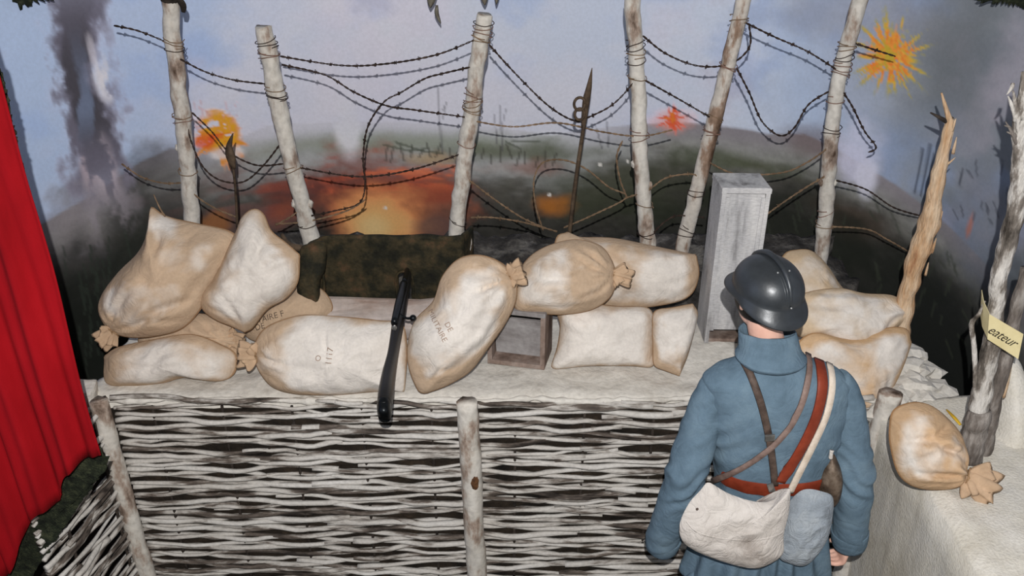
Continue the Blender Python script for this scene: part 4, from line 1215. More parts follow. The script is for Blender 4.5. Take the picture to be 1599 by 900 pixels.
# ------------------------------------------------------------------ splintered trunks
m_split = patchy('split_pale_wood', [(0.28, (128, 78, 46)), (0.42, (196, 158, 120)), (0.55, (214, 188, 158)), (0.8, (226, 210, 188))], scale=9, stretch=(1.6, 1.6, .35), rough=0.85, bump=0.9, bscale=40, fine=.35, bstretch=(3, 3, .6), bdist=.01)
m_birch = patchy('whitened_dead_bark', [(0.32, (58, 52, 46)), (0.45, (124, 116, 108)), (0.53, (196, 191, 184)), (0.8, (226, 223, 218))], scale=13, stretch=(1.5, 1.5, .5), rough=0.9, bump=1.0, bscale=45, fine=.35, bdist=.01, bstretch=(2, 2, .6))
m_greybark = patchy('grey_dead_bark', [(0.3, (60, 54, 50)), (0.5, (112, 104, 98)), (0.7, (168, 162, 156))], scale=15, stretch=(1.6, 1.6, .4), rough=0.95, bump=1.0, bscale=40, bdist=.01, bstretch=(2, 2, .5), fine=.3)
YT = 3.25
root = empty('splintered_trunk', tuple(P(1408, 500, YT)), 'splintered pale tree trunk with orange scar beside the cushion-like sandbag', 'tree trunk')
tube('trunk', [P(1404, 520, YT), P(1414, 470, YT), P(1430, 410, YT), P(1450, 350, YT), P(1461, 300, YT), P(1472, 240, YT), P(1482, 200, YT), P(1484, 188, YT)], [.040, .036, .037, .040, .030, .022, .019, .017], m_split, root, sides=16, n=60, bump=.30, bscale=18, jag=.02)
tube('branch', [P(1484, 194, YT), P(1478, 172, YT), P(1470, 145, YT)], [.013, .009, .003], m_split, root, sides=8, n=14, bump=.2)
tube('branch', [P(1482, 192, YT), P(1468, 184, YT), P(1453, 176, YT)], [.009, .007, .003], m_bark, root, sides=8, n=10, bump=.2)
for (u0, v0, u1, v1, r) in [(1486, 205, 1493, 185, .006), (1488, 240, 1494, 214, .006), (1478, 258, 1492, 246, .005), (1453, 318, 1451, 298, .006), (1466, 345, 1472, 330, .007), (1455, 395, 1462, 372, .006), (1445, 430, 1450, 410, .006)]:
    tube('splinter', [P(u0, v0, YT - .015), P((u0 + u1) / 2, (v0 + v1) / 2, YT - .022), P(u1, v1, YT - .02)], [r, r * .8, r * .2], m_split, root, sides=6, n=8, bump=.2)
YD = 2.60
root = empty('dead_tree', tuple(P(1520, 725, YD)), 'forked whitened dead tree carrying the paper sign', 'tree')
tube('trunk', [P(1516, 715, YD), P(1524, 660, YD), P(1538, 590, YD), P(1552, 520, YD), P(1558, 450, YD), P(1568, 400, YD), P(1584, 340, YD), P(1592, 280, YD), P(1594, 200, YD), P(1596, 165, YD)], [.034, .036, .030, .028, .026, .027, .027, .025, .024, .018], m_birch, root, sides=16, n=80, bump=.26, bscale=20, jag=.02)
tube('stem', [P(1532, 740, YD + .02), P(1542, 680, YD + .02), P(1556, 610, YD + .01), P(1574, 545, YD + .02), P(1588, 480, YD + .03), P(1606, 420, YD + .03)], [.022, .026, .025, .022, .022, .022], m_greybark, root, sides=14, n=50, bump=.28, bscale=22)
tube('bark_sleeve', [P(1514, 716, YD - .01), P(1522, 670, YD - .012), P(1528, 640, YD - .01)], [.040, .042, .037], m_greybark, root, sides=14, n=24, bump=.3, bscale=22, jag=.015)
tube('side_shoot', [P(1524, 640, YD - .01), P(1523, 590, YD - .015), P(1521, 540, YD - .015), P(1517, 506, YD - .015), P(1528, 492, YD - .01), P(1538, 470, YD)], [.008, .0085, .0085, .009, .006, .004], m_birch, root, sides=8, n=30, bump=.15)
for (u0, v0, u1, v1, r, mm) in [(1596, 185, 1597, 112, .017, m_birch), (1592, 215, 1582, 142, .010, m_birch), (1586, 190, 1574, 150, .007, m_birch), (1590, 230, 1570, 190, .006, m_greybark), (1578, 200, 1568, 196, .004, m_greybark), (1590, 215, 1572, 206, .006, m_greybark), (1582, 130, 1572, 148, .006, m_birch)]:
    tube('splinter', [P(u0, v0, YD - .01), P((u0 + u1) / 2 + 2, (v0 + v1) / 2, YD - .015), P(u1, v1, YD - .012)], [r, r * .9, r * .25], mm, root, sides=7, n=12, bump=.3, bscale=40)
tube('dead_branch', [P(1566, 620, YD + .05), P(1578, 555, YD + .05), P(1590, 490, YD + .05), P(1612, 440, YD + .05)], [.010, .012, .012, .012], m_split, root, sides=8, n=24, bump=.2)

# folded paper sign on the dead tree
m_paper = patchy('cream_paper', [(0.3, (196, 182, 136)), (0.7, (218, 206, 162))], scale=10, rough=0.8, bump=0.1)
m_ink = patchy('black_ink', [(0.3, (20, 17, 14)), (0.7, (34, 28, 22))], scale=30, rough=0.8, bump=0)
YG = 2.535
tl, tr, br, bl = P(1545, 491, YG), P(1598, 522, YG - .03), P(1590, 561, YG - .03), P(1542, 530, YG)
fl_t, fl_b = P(1533, 453, YG + .09), P(1531, 492, YG + .09)
V, F = [], []
cols_ = [(fl_t, fl_b), (fl_t.lerp(tl, .5) + Vector((-.004, .004, 0)), fl_b.lerp(bl, .5) + Vector((-.004, .004, 0))), (tl.lerp(fl_t, .1), bl.lerp(fl_b, .1)), (tl, bl), (tl.lerp(tr, .5), bl.lerp(br, .5)), (tr, br)]
for a, b in cols_: V += [a, b]
F = [(2 * i, 2 * i + 1, 2 * i + 3, 2 * i + 2) for i in range(len(cols_) - 1)]
root = empty('paper_sign', tuple(bl), 'folded cream paper sign with black script lettering on the dead tree', 'sign')
o = mesh('sheet', V, F, m_paper, root, smooth=False)
sd = o.modifiers.new('thickness', 'SOLIDIFY'); sd.thickness = .0012; sd.offset = 0
ex = (tr - tl).normalized(); en = ex.cross((tl - bl).normalized()).normalized()
if en.dot(EYE - tl) < 0: en = -en
eu = en.cross(ex)
TV, TF = text_geo('eateur', shear=.28, space=.95)
tc = (tl + tr + br + bl) / 4 - ex * .006 - eu * .002
mesh('lettering', [tc + ex * t.x * .040 + eu * t.y * .046 + en * .0022 for t in TV], TF, m_ink, root, smooth=False)
o = tube('yellow_strip', [Pz(1478, 640, .90), Pz(1490, 652, .91), Pz(1500, 664, .90)], [.004, .008, .006], patchy('yellow_plastic', [(0.3, (196, 150, 30)), (0.7, (224, 186, 60))], rough=.5), None, sides=8, n=14, flat=.4)
tagit(o, 'little yellow strip lying on the bank beside the worn sandbag', 'strip')

# ------------------------------------------------------------------ red curtain and camouflage cloth
m_red = patchy('red_velvet_curtain', [(0.3, (118, 8, 15)), (0.6, (146, 13, 22)), (0.8, (160, 20, 28))], scale=3, stretch=(2, 2, .5), rough=0.9, bump=0.2, bscale=200, spec=.1)
m_camo = patchy('dark_camouflage_cloth', [(0.32, (16, 20, 14)), (0.5, (40, 46, 32)), (0.65, (66, 70, 50)), (0.8, (96, 94, 74))], scale=34, rough=0.95, bump=1.0, bscale=160, bdist=.01, fine=.3)
YC = 2.42
hem = [(u - 16, v - 6) if v > 720 else (u, v) for u, v in [(-120, 1010), (-40, 960), (20, 915), (40, 890), (50, 850), (62, 818), (85, 802), (105, 796), (108, 772), (116, 752), (140, 730), (157, 712)]]
hemw = sorted((P(u, v, YC).x, P(u, v, YC).z) for u, v in hem)
xr_ = P(157, 712, YC).x
xl_ = -2.45
V, F = [], []
nx, nzc = 110, 46
for i in range(nx):
    t = i / (nx - 1)
    x = xl_ + (xr_ - xl_) * t
    zb_ = float(np.interp(x, [a for a, b in hemw], [b for a, b in hemw]))
    for j in range(nzc):
        k = j / (nzc - 1)
        z = zb_ + (3.0 - zb_) * k
        fold = 0.022 * math.sin(t * 46 + 1.5 * math.sin(z * 1.3)) + 0.012 * math.sin(t * 101 + z) + .01 * mnoise.noise(Vector((x * 4, z * 2, 0)))
        lean = -.03 * k
        V.append((x + lean + .012 * mnoise.noise(Vector((z * 2, 1, 1))) * (t > .98), YC + fold * (0.35 + 0.65 * (1 - k)), z))
for i in range(nx - 1):
    for j in range(nzc - 1):
        a = i * nzc + j
        F.append((a, a + nzc, a + nzc + 1, a + 1))
o = mesh('red_curtain', V, F, m_red)
sd = o.modifiers.new('thickness', 'SOLIDIFY'); sd.thickness = .004
tagit(o, 'long red curtain hanging at the side of the display', 'curtain')

def ragged_cloth(name, label, cat, outline, y, N=160, K=14, amp=.015, jag=.012, seed=0):
    """thin shaggy cloth with a torn edge"""
    pts = crom([tuple(P(u, v, y)) for u, v in outline], N, closed=True)
    c = Vector(pts.mean(axis=0)); rs = random.Random(seed)
    V = [c]; F = []
    for k in range(1, K + 1):
        for i in range(N):
            q = c.lerp(Vector(pts[i]), k / K)
            q.y += amp * mnoise.noise(q * 9 + Vector((seed, 0, 0))) + amp * .5 * mnoise.noise(q * 30)
            if k == K: q += (Vector(pts[i]) - c).normalized() * jag * rs.uniform(-1, 1)
            V.append(q)
    for i in range(N): F.append((0, 1 + i, 1 + (i + 1) % N))
    for k in range(1, K):
        for i in range(N):
            a, b = 1 + (k - 1) * N + i, 1 + (k - 1) * N + (i + 1) % N
            F.append((a, a + N, b + N, b))
    o = mesh(name, V, F, m_camo)
    sd = o.modifiers.new('thickness', 'SOLIDIFY'); sd.thickness = .008
    return tagit(o, label, cat)
ragged_cloth('camouflage_cloth', 'dark mossy camouflage cloth below the hem of the red curtain', 'cloth',
             [(130, 690), (164, 708), (166, 730), (150, 752), (126, 786), (108, 812), (84, 846), (62, 880), (40, 915), (0, 980), (-50, 1000), (-60, 900), (20, 820), (70, 760), (100, 710)], 2.50, seed=3)
ragged_cloth('camouflage_fringe', 'dark ragged camouflage fringe along the edge of the red curtain', 'cloth',
             [(-16, 60), (2, 105), (10, 150), (22, 200), (34, 255), (42, 300), (50, 330), (38, 330), (10, 250), (-20, 150), (-30, 90)], 2.48, seed=5, jag=.01, K=8)
ragged_cloth('camouflage_net', 'dark ragged camouflage net hanging at the top corner above the smoke column', 'net',
             [(-40, -60), (100, -60), (86, -4), (66, 1), (48, 4), (30, 10), (16, 5), (2, 14), (-30, 30)], 4.2, seed=7, jag=.02, K=8)
ragged_cloth('camouflage_net', 'dark ragged camouflage net at the top corner above the dead tree', 'net',
             [(1520, -50), (1640, -50), (1640, 10), (1600, 12), (1584, 6), (1560, 4), (1540, 2), (1525, 0)], 3.9, seed=9, jag=.012, K=8)
m_leaf = patchy('dry_leaf', [(0.3, (90, 84, 74)), (0.6, (134, 128, 114)), (0.8, (176, 170, 154))], scale=40, rough=0.9, bump=0.3)
def leaf(label, path, w, y=4.6):
    pts = [P(u, v, y) for u, v in path]
    arr = crom([tuple(p) for p in pts], 10)
    V, F = [], []
    for i, a in enumerate(arr):
        t = i / 9; ww = w * (math.sin(math.pi * (0.12 + .86 * t)) ** .8)
        V += [Vector(a) + Vector((-ww, .006, 0)), Vector(a) + Vector((0, -.006, 0)), Vector(a) + Vector((ww, .006, 0))]
    for i in range(9):
        for k in range(2): F.append((i * 3 + k, i * 3 + k + 1, i * 3 + k + 4, i * 3 + k + 3))
    o = mesh('dry_leaf', V, F, m_leaf)
    sd = o.modifiers.new('thickness', 'SOLIDIFY'); sd.thickness = .0015
    tagit(o, label, 'leaf', 'dry leaves hanging into view')
leaf('broad dry leaf hanging at the top edge between two posts', [(676, -30), (674, -5), (672, 12)], .026)
leaf('narrow curled leaf tip dangling from a thread', [(682, 8), (682, 22), (688, 37)], .010)
leaf('round dry leaf hanging just above the shield post', [(756, -30), (756, -8), (757, 8)], .022)
leaf('small dry leaf hanging beside the round one', [(776, -30), (776, -8), (775, 7)], .013)
# ------------------------------------------------------------------ the soldier mannequin
YM = 2.45
m_wool = patchy('horizon_blue_wool', [(0.25, (76, 94, 107)), (0.5, (94, 114, 129)), (0.75, (110, 130, 143))], scale=9, rough=0.97, bump=0.35, bscale=380, spec=.08, bdist=.002, fine=.12, crumple=.22, cscale=11)
m_skin = patchy('mannequin_skin', [(0.3, (206, 160, 142)), (0.7, (224, 182, 164))], scale=12, rough=0.55, bump=0.1)
m_hair = patchy('black_hair', [(0.3, (10, 8, 7)), (0.7, (26, 20, 17))], scale=60, rough=0.6, bump=0.5, bscale=200)
m_helmet = patchy('helmet_grey_paint', [(0.3, (42, 45, 48)), (0.6, (54, 58, 62)), (0.8, (66, 69, 72))], scale=14, rough=0.36, bump=0.12, bscale=60, spec=.5, metal=.25)
m_boot = patchy('boot_leather', [(0.3, (26, 20, 16)), (0.7, (46, 36, 28))], scale=20, rough=0.5, bump=0.2)

def ring_loft(rings, sides=40):
    """rings: (cx, cy, z, half width, half depth, squareness)"""
    V, F = [], []
    n = len(rings)
    for (cx, cy, z, a, b, e) in rings:
        for k in range(sides):
            t = 2 * math.pi * k / sides
            c, s = math.cos(t), math.sin(t)
            V.append(Vector((cx + a * math.copysign(abs(c) ** e, c), cy + b * math.copysign(abs(s) ** e, s), z)))
    for i in range(n - 1):
        for k in range(sides):
            a, b = i * sides + k, i * sides + (k + 1) % sides
            F.append((a, b, b + sides, a + sides))
    F.append(tuple(range(sides))); F.append(tuple((n - 1) * sides + k for k in range(sides)))
    return V, F

def remeshed(name, geos, voxel, smooth_it=4, mat=None, parent=None):
    V, F = join_geo(*geos)
    tmp = mesh('tmp', V, F, None)
    fix_normals(tmp)
    md = tmp.modifiers.new('r', 'REMESH'); md.mode = 'VOXEL'; md.voxel_size = voxel
    if smooth_it:
        sm = tmp.modifiers.new('s', 'SMOOTH'); sm.iterations = smooth_it; sm.factor = .5
    dg = bpy.context.evaluated_depsgraph_get(); dg.update()
    me = bpy.data.meshes.new_from_object(tmp.evaluated_get(dg))
    old = tmp.data
    bpy.data.objects.remove(tmp); bpy.data.meshes.remove(old)
    me.name = name; me.materials.clear()
    if mat: me.materials.append(mat)
    me.polygons.foreach_set('use_smooth', [True] * len(me.polygons))
    o = bpy.data.objects.new(name, me); COL.objects.link(o)
    return adopt(o, parent)

def trow(v, ul, ur, hd, e=.85, y=YM):
    a, b = P(ul, v, y), P(ur, v, y)
    return ((a.x + b.x) / 2, y, a.z, (b.x - a.x) / 2, hd, e)
torso = [trow(556, 1172, 1254, .058, 1.0), trow(566, 1150, 1275, .072, .9), trow(578, 1116, 1312, .088), trow(592, 1097, 1328, .102), trow(612, 1100, 1328, .115), trow(650, 1104, 1322, .128),
         trow(700, 1110, 1306, .128), trow(745, 1116, 1290, .118), trow(770, 1116, 1286, .116), trow(805, 1102, 1286, .130), trow(850, 1082, 1288, .146), trow(900, 1064, 1290, .158)]
torso += [(torso[-1][0], YM, z, a, b, .85) for z, a, b in ((.55, .215, .165), (.42, .225, .175))]
S = {}
def arm_path(pix): return [P(u, v, y) for u, v, y in pix]
Larm = arm_path([(1122, 600, 2.45), (1106, 632, 2.445), (1088, 690, 2.42), (1070, 745, 2.39), (1052, 795, 2.40), (1036, 838, 2.43), (1033, 852, 2.45)])
Rarm = arm_path([(1300, 592, 2.45), (1316, 624, 2.445), (1326, 690, 2.42), (1333, 745, 2.39), (1330, 795, 2.39), (1326, 838, 2.40), (1326, 848, 2.405)])
arm_r = [.054, .062, .066, .067, .063, .058, .056]
coat_geo = [ring_loft(torso)]
sleeve_geo = [[tube_geo(Larm, arm_r, sides=24, n=60)], [tube_geo(Rarm, arm_r, sides=24, n=60)]]
zf = 0.0
base = Vector((torso[8][0], YM, FLOOR))
MAN = empty('person', tuple(base), 'soldier mannequin seen from behind in blue wool coat, dark helmet and crossed straps', 'person')
coat = remeshed('coat', coat_geo, .0075, 6, m_wool, MAN)
cx0 = torso[8][0]
def wool_folds(ob, sleeve):
    n_ = len(ob.data.vertices)
    co_ = np.empty(n_ * 3, np.float32); ob.data.vertices.foreach_get('co', co_)
    no_ = np.empty(n_ * 3, np.float32); ob.data.vertex_normals.foreach_get('vector', no_)
    co_ = co_.reshape(-1, 3); no_ = no_.reshape(-1, 3)
    for vi in range(n_):
        p = Vector(co_[vi]); n = Vector(no_[vi])
        d = .004 * mnoise.noise(p * 8) + .002 * mnoise.noise(Vector((p.x * 22, p.y * 22, p.z * 10)))
        if sleeve is None:
            low = max(0, min(1, (.98 - p.z) / .3))
            d += low * .014 * math.sin(math.atan2(p.y - YM, p.x - cx0) * 15 + 2 * mnoise.noise(p * 4))
            if p.y < YM and .9 < p.z < 1.45:
                d -= .003 * math.exp(-((p.x - cx0 + .005) / .005) ** 2)
                side = (p.x - cx0) / .17
                if abs(side) > .45:      # drag lines towards the armholes
                    d += .006 * (abs(side) - .45) * math.sin((p.z + abs(p.x - cx0) * .8) * 70 + 3 * mnoise.noise(p * 7)) * max(0, 1 - abs(p.z - 1.10) / .22)
        else:
            for q, amp, rad in ((sleeve[1], .006, .07), (sleeve[2], .005, .09), (sleeve[3], .009, .10), (sleeve[5], .005, .06)):
                dd = (p - q).length
                if dd < rad * 2: d += amp * math.exp(-(dd / rad) ** 2) * math.sin((p.z + (p.x - q.x) * .9 * (1 if sleeve is Rarm else -1)) * 80 + 4 * mnoise.noise(p * 11))
        co_[vi] = p + n * d
    ob.data.vertices.foreach_set('co', co_.ravel())
    ob.data.update()
    return [tuple(c) for c in co_.tolist()], [tuple(f.vertices) for f in ob.data.polygons]
g_all = [wool_folds(coat, None)]
for sg, arm in zip(sleeve_geo, (Larm, Rarm)):
    sl = remeshed('sleeve', sg, .0075, 4, m_wool, coat)
    g_all.append(wool_folds(sl, arm))
GV, GF = join_geo(*g_all)
cbv = BVHTree.FromPolygons([tuple(v) for v in GV], GF)

# turned-up cuffs
for arm, nm in ((Larm, 'L'), (Rarm, 'R')):
    a, b = arm[-1], arm[-3]
    d = (b - a).normalized()
    pts = [a - d * .006, a + d * .012, a + d * .045, a + d * .066]
    tube('cuff', pts, [.0560, .0600, .0635, .0620], m_wool, coat, sides=24, n=16, bump=.03, bscale=20)

# collar: stands and folds over
cc0, cc1 = P(1211, 571, YM - .07), P(1209, 533, YM - .07)
V, F = [], []
prof = [(cc0.z - .02, .100, .080), (cc0.z - .004, .112, .099), (cc0.z + .002, .112, .099), (cc0.z + .004, .106, .093), (cc0.z + .03, .098, .084), (cc1.z - .012, .092, .078), (cc1.z + .004, .090, .076), (cc1.z + .005, .084, .070), (cc1.z - .03, .079, .066), (cc0.z, .076, .058)]
ns = 48
for (z, a, b) in prof:
    t_ = (z - cc0.z) / (cc1.z - cc0.z)
    for k in range(ns):
        t = 2 * math.pi * k / ns
        back = max(0, -math.sin(t))
        V.append(Vector((cc0.x + (cc1.x - cc0.x) * t_ + a * math.cos(t), YM - .012 + .018 * t_ + b * math.sin(t), z - .012 * (1 - back) * max(0, t_) + .003 * mnoise.noise(Vector((math.cos(t) * 2, math.sin(t) * 2, z * 9))))))
for i in range(len(prof) - 1):
    for k in range(ns):
        a, b = i * ns + k, i * ns + (k + 1) % ns
        F.append((a, b, b + ns, a + ns))
o = mesh('collar', V, F, m_wool, MAN); fix_normals(o)

# body: one continuous skin figure under the clothes
HC = P(1196, 462, YM - .005)                     # centre of the skull
yawh = math.radians(19)
fw = Vector((-math.sin(yawh), math.cos(yawh), 0)); sdv = Vector((math.cos(yawh), math.sin(yawh), 0)); up = Vector((0, 0, 1))
def hl(x, y, z): return HC + sdv * x + fw * y + up * z
def blob_geo(c, rx, ry, rz, sub=3):
    bm = bmesh.new(); bmesh.ops.create_icosphere(bm, subdivisions=sub, radius=1)
    V = [Vector(c) + sdv * v.co.x * rx + fw * v.co.y * ry + up * v.co.z * rz for v in bm.verts]
    F = [tuple(v.index for v in f.verts) for f in bm.faces]; bm.free()
    return V, F
body = [blob_geo(HC + up * .01, .074, .095, .105), blob_geo(hl(0, .035, -.055), .058, .062, .070), blob_geo(hl(0, .055, -.105), .030, .032, .022),
        tube_geo([hl(0, .098, .01), hl(0, .112, -.022), hl(0, .106, -.036)], [.009, .014, .013], sides=10, n=10),
        tube_geo([hl(-.028, .096, -.064), hl(0, .104, -.062), hl(.028, .096, -.064)], [.006, .009, .006], sides=8, n=10),
        blob_geo(hl(-.03, .085, .012), .014, .012, .010, 2), blob_geo(hl(.03, .085, .012), .014, .012, .010, 2)]
for s in (-1, 1):
    body.append(tube_geo([hl(s * .078, -.004, .022), hl(s * .085, -.012, .004), hl(s * .083, -.006, -.022), hl(s * .077, .004, -.034)], [.008, .013, .011, .007], sides=8, n=12))
neckb = Vector((cc0.x, YM, cc0.z - .05))
body.append(tube_geo([hl(0, -.005, -.02), hl(0, -.01, -.09), neckb + up * .05, neckb], [.055, .052, .056, .07], sides=20, n=16))
hipz = P(1180, 860, YM).z
body.append(ring_loft([(r[0], r[1], r[2], r[3] * .84, r[4] * .84, r[5]) for r in torso[:11]], 30))
for s in (-1, 1):
    hx = cx0 + s * .085
    body.append(tube_geo([(hx, YM, hipz + .12), (hx, YM - .005, hipz - .1), (hx + s * .008, YM + .006, FLOOR + .48), (hx + s * .01, YM - .012, FLOOR + .34), (hx + s * .012, YM - .005, FLOOR + .12), (hx + s * .012, YM, FLOOR + .06)], [.092, .086, .062, .060, .042, .040], sides=18, n=34))
for arm in (Larm, Rarm):
    body.append(tube_geo(arm, [r * .72 for r in arm_r], sides=14, n=30))

def hand_geo(w, d, palm_n, side, curl=1.0, size=1.0):
    """w wrist, d pointing along the hand, palm_n normal out of the palm, side = towards the thumb"""
    d = Vector(d).normalized(); pn = Vector(palm_n); pn = (pn - d * pn.dot(d)).normalized(); sd_ = d.cross(pn) * side
    G = []
    k = size
    palm_secs = []
    V, F = [], []
    secs = [(0, .024, .019), (.025, .031, .017), (.055, .040, .015), (.085, .042, .014), (.095, .039, .012)]
    sides = 16
    for (t, a, b) in secs:
        for q in range(sides):
            an = 2 * math.pi * q / sides
            V.append(Vector(w) + d * t * k + sd_ * a * k * math.cos(an) + pn * b * k * math.sin(an))
    for i in range(len(secs) - 1):
        for q in range(sides):
            a, b = i * sides + q, i * sides + (q + 1) % sides
            F.append((a, b, b + sides, a + sides))
    F.append(tuple(range(sides))); F.append(tuple((len(secs) - 1) * sides + q for q in range(sides)))
    G.append((V, F))
    for j, (off, ln) in enumerate(((.031, .072), (.011, .080), (-.010, .075), (-.030, .060))):
        p = Vector(w) + d * .086 * k + sd_ * off * k
        pts = [p - d * .02 * k, p]; ang = .25 * curl; rads = [.0095 * k, .0098 * k]
        for f, rr in ((.46, .0094), (.30, .0088), (.24, .0075)):
            ang += .42 * curl + .05 * j
            p = p + (d * math.cos(ang) + pn * math.sin(ang)) * ln * f * k
            pts.append(p); rads.append(rr * k)
        G.append(tube_geo(pts, rads, sides=10, n=18))
    p = Vector(w) + d * .022 * k + sd_ * .026 * k
    pts = [p - sd_ * .012 * k, p + (d * .5 + sd_ * .75 + pn * .3).normalized() * .026 * k]
    pts.append(pts[-1] + (d * .85 + sd_ * .35 + pn * .45).normalized() * .030 * k)
    pts.append(pts[-1] + (d * .85 + pn * .6 - sd_ * .05).normalized() * .026 * k)
    G.append(tube_geo(pts, [.013 * k, .0125 * k, .0105 * k, .008 * k], sides=10, n=16))
    return G
wR = Rarm[-1] + (Rarm[-1] - Rarm[-2]).normalized() * -.012
body += hand_geo(wR, Vector((-.10, .16, -1)), Vector((-1, .15, 0)), 1, 1.25, .98)
wL = Larm[-1] + (Larm[-1] - Larm[-2]).normalized() * -.012
body += hand_geo(wL, Vector((.05, .75, -.75)), Vector((1, .1, 0)), -1, 1.1, .98)
skin = remeshed('body', body, .0048, 3, m_skin, MAN)

# trousers, puttees and boots (below the picture)
for s in (-1, 1):
    hx = cx0 + s * .085
    tube('trouser_leg', [(hx, YM, hipz - .02), (hx + s * .006, YM + .004, FLOOR + .48), (hx + s * .01, YM - .01, FLOOR + .34)], [.110, .082, .072], m_wool, MAN, sides=20, n=24, bump=.06, bscale=10)
    tube('puttee', [(hx + s * .01, YM - .012, FLOOR + .36), (hx + s * .012, YM - .006, FLOOR + .20), (hx + s * .012, YM, FLOOR + .07)], [.070, .060, .052], m_wool, MAN, sides=18, n=20, bump=.05, bscale=30)
    ellipse_loft('boot', [(Vector((hx + s * .012, YM - .09, FLOOR + .045)), .030, .040), (Vector((hx + s * .012, YM - .03, FLOOR + .052)), .042, .050), (Vector((hx + s * .014, YM + .06, FLOOR + .046)), .046, .044), (Vector((hx + s * .018, YM + .15, FLOOR + .034)), .045, .033), (Vector((hx + s * .018, YM + .19, FLOOR + .024)), .026, .022)], m_boot, MAN, n=24)

# hair cropped under the helmet
V, F, ns, nr = [], [], 40, 12
for i in range(nr):
    ph = math.radians(50 + 78 * i / (nr - 1))
    for k in range(ns):
        t = math.radians(148 + 244 * k / (ns - 1))       # open over the face
        rr = 1.0 + .012 * mnoise.noise(Vector((k * .9, i * .4, 0)))
        V.append(HC + up * .01 + sdv * (.086 * math.sin(ph) * math.cos(t) * rr) + fw * (.103 * math.sin(ph) * math.sin(t) * rr) + up * (.108 * math.cos(ph)))
for i in range(nr - 1):
    for k in range(ns - 1):
        a = i * ns + k
        F.append((a, a + 1, a + ns + 1, a + ns))
o = mesh('hair', V, F, m_hair, MAN); fix_normals(o)
sd = o.modifiers.new('thickness', 'SOLIDIFY'); sd.thickness = .006; sd.offset = 1

# crested steel helmet
HB = HC + up * .030 - fw * .004          # centre of the brim plane
tb = math.radians(9)                     # brim dips at the back
hf = (fw * math.cos(tb) + up * math.sin(tb)).normalized(); hu = (up * math.cos(tb) - fw * math.sin(tb)).normalized()
DA, DB, DH = .1035, .120, .098
def hp(x, y, z): return HB + sdv * x + hf * y + hu * z
V, F = [], []
ns = 72
prof = []
for i in range(15):
    ph = i / 14 * math.pi / 2
    prof.append(('d', ph))
rows = []
for ph in [i / 16 * math.pi / 2 for i in range(1, 17)]:
    rows.append([hp(DA * math.sin(ph) ** .92 * math.cos(t), DB * math.sin(ph) ** .92 * math.sin(t), DH * math.cos(ph)) for t in np.linspace(0, 2 * math.pi, ns, endpoint=False)])
def brim_row(k, drop, lift=0.0):
    r = []
    for t in np.linspace(0, 2 * math.pi, ns, endpoint=False):
        c, s = math.cos(t), math.sin(t)
        fb = abs(s) ** 1.5
        ex = (.005 + .027 * fb) * k
        r.append(hp((DA + ex) * c, (DB + ex * 1.05) * s, -drop * (.5 + .55 * fb + (.25 * max(0, -s))) + lift))
    return r
rows += [brim_row(.10, .004), brim_row(.35, .013), brim_row(.7, .026), brim_row(1.0, .036), brim_row(1.03, .037, -.003), brim_row(.96, .036, -.005), brim_row(.5, .022, -.005), brim_row(.0, .006, -.006)]
V.append(hp(0, 0, DH))
for r in rows: V += r
for k in range(ns): F.append((0, 1 + k, 1 + (k + 1) % ns))
for i in range(len(rows) - 1):
    for k in range(ns):
        a, b = 1 + i * ns + k, 1 + i * ns + (k + 1) % ns
        F.append((a, a + ns, b + ns, b))
helmet = mesh('helmet', V, F, m_helmet, MAN); fix_normals(helmet)
def dome_pt(x, ph, lift=0.0):
    """point over the crown: ph runs from front (+) to back (-) along the midline"""
    k = math.sqrt(max(0, 1 - (x / DA) ** 2))
    return hp(x, DB * math.sin(ph) * k, DH * math.cos(ph) * k) + (hf * math.sin(ph) + hu * math.cos(ph)) * lift
tube('crest', [dome_pt(0, ph, l) for ph, l in ((1.2, -.002), (.9, .004), (.4, .008), (0, .009), (-.4, .007), (-.8, .003), (-1.15, -.001), (-1.45, -.003))], [.005, .007, .009, .009, .008, .007, .006, .004], m_helmet, helmet, sides=10, n=40)
for dx in (-.017, -.0095):
    tube('rib', [dome_pt(dx, ph, l) for ph, l in ((-.45, -.002), (-.6, .0005), (-.9, .001), (-1.1, .0005), (-1.25, -.002))], [.0025] * 5, m_helmet, helmet, sides=6, n=20)
m_rivet = patchy('bright_rivet', [(0.3, (120, 122, 122)), (0.7, (170, 172, 172))], rough=.35, metal=.6)
for x, ph in ((-.020, -.42), (.020, -.42), (.0, -1.47)):
    V, F = rock_geo(dome_pt(x, ph, .004), .0035, (1, 1, 1), 1, 0)
    mesh('rivet', V, F, m_rivet, helmet)

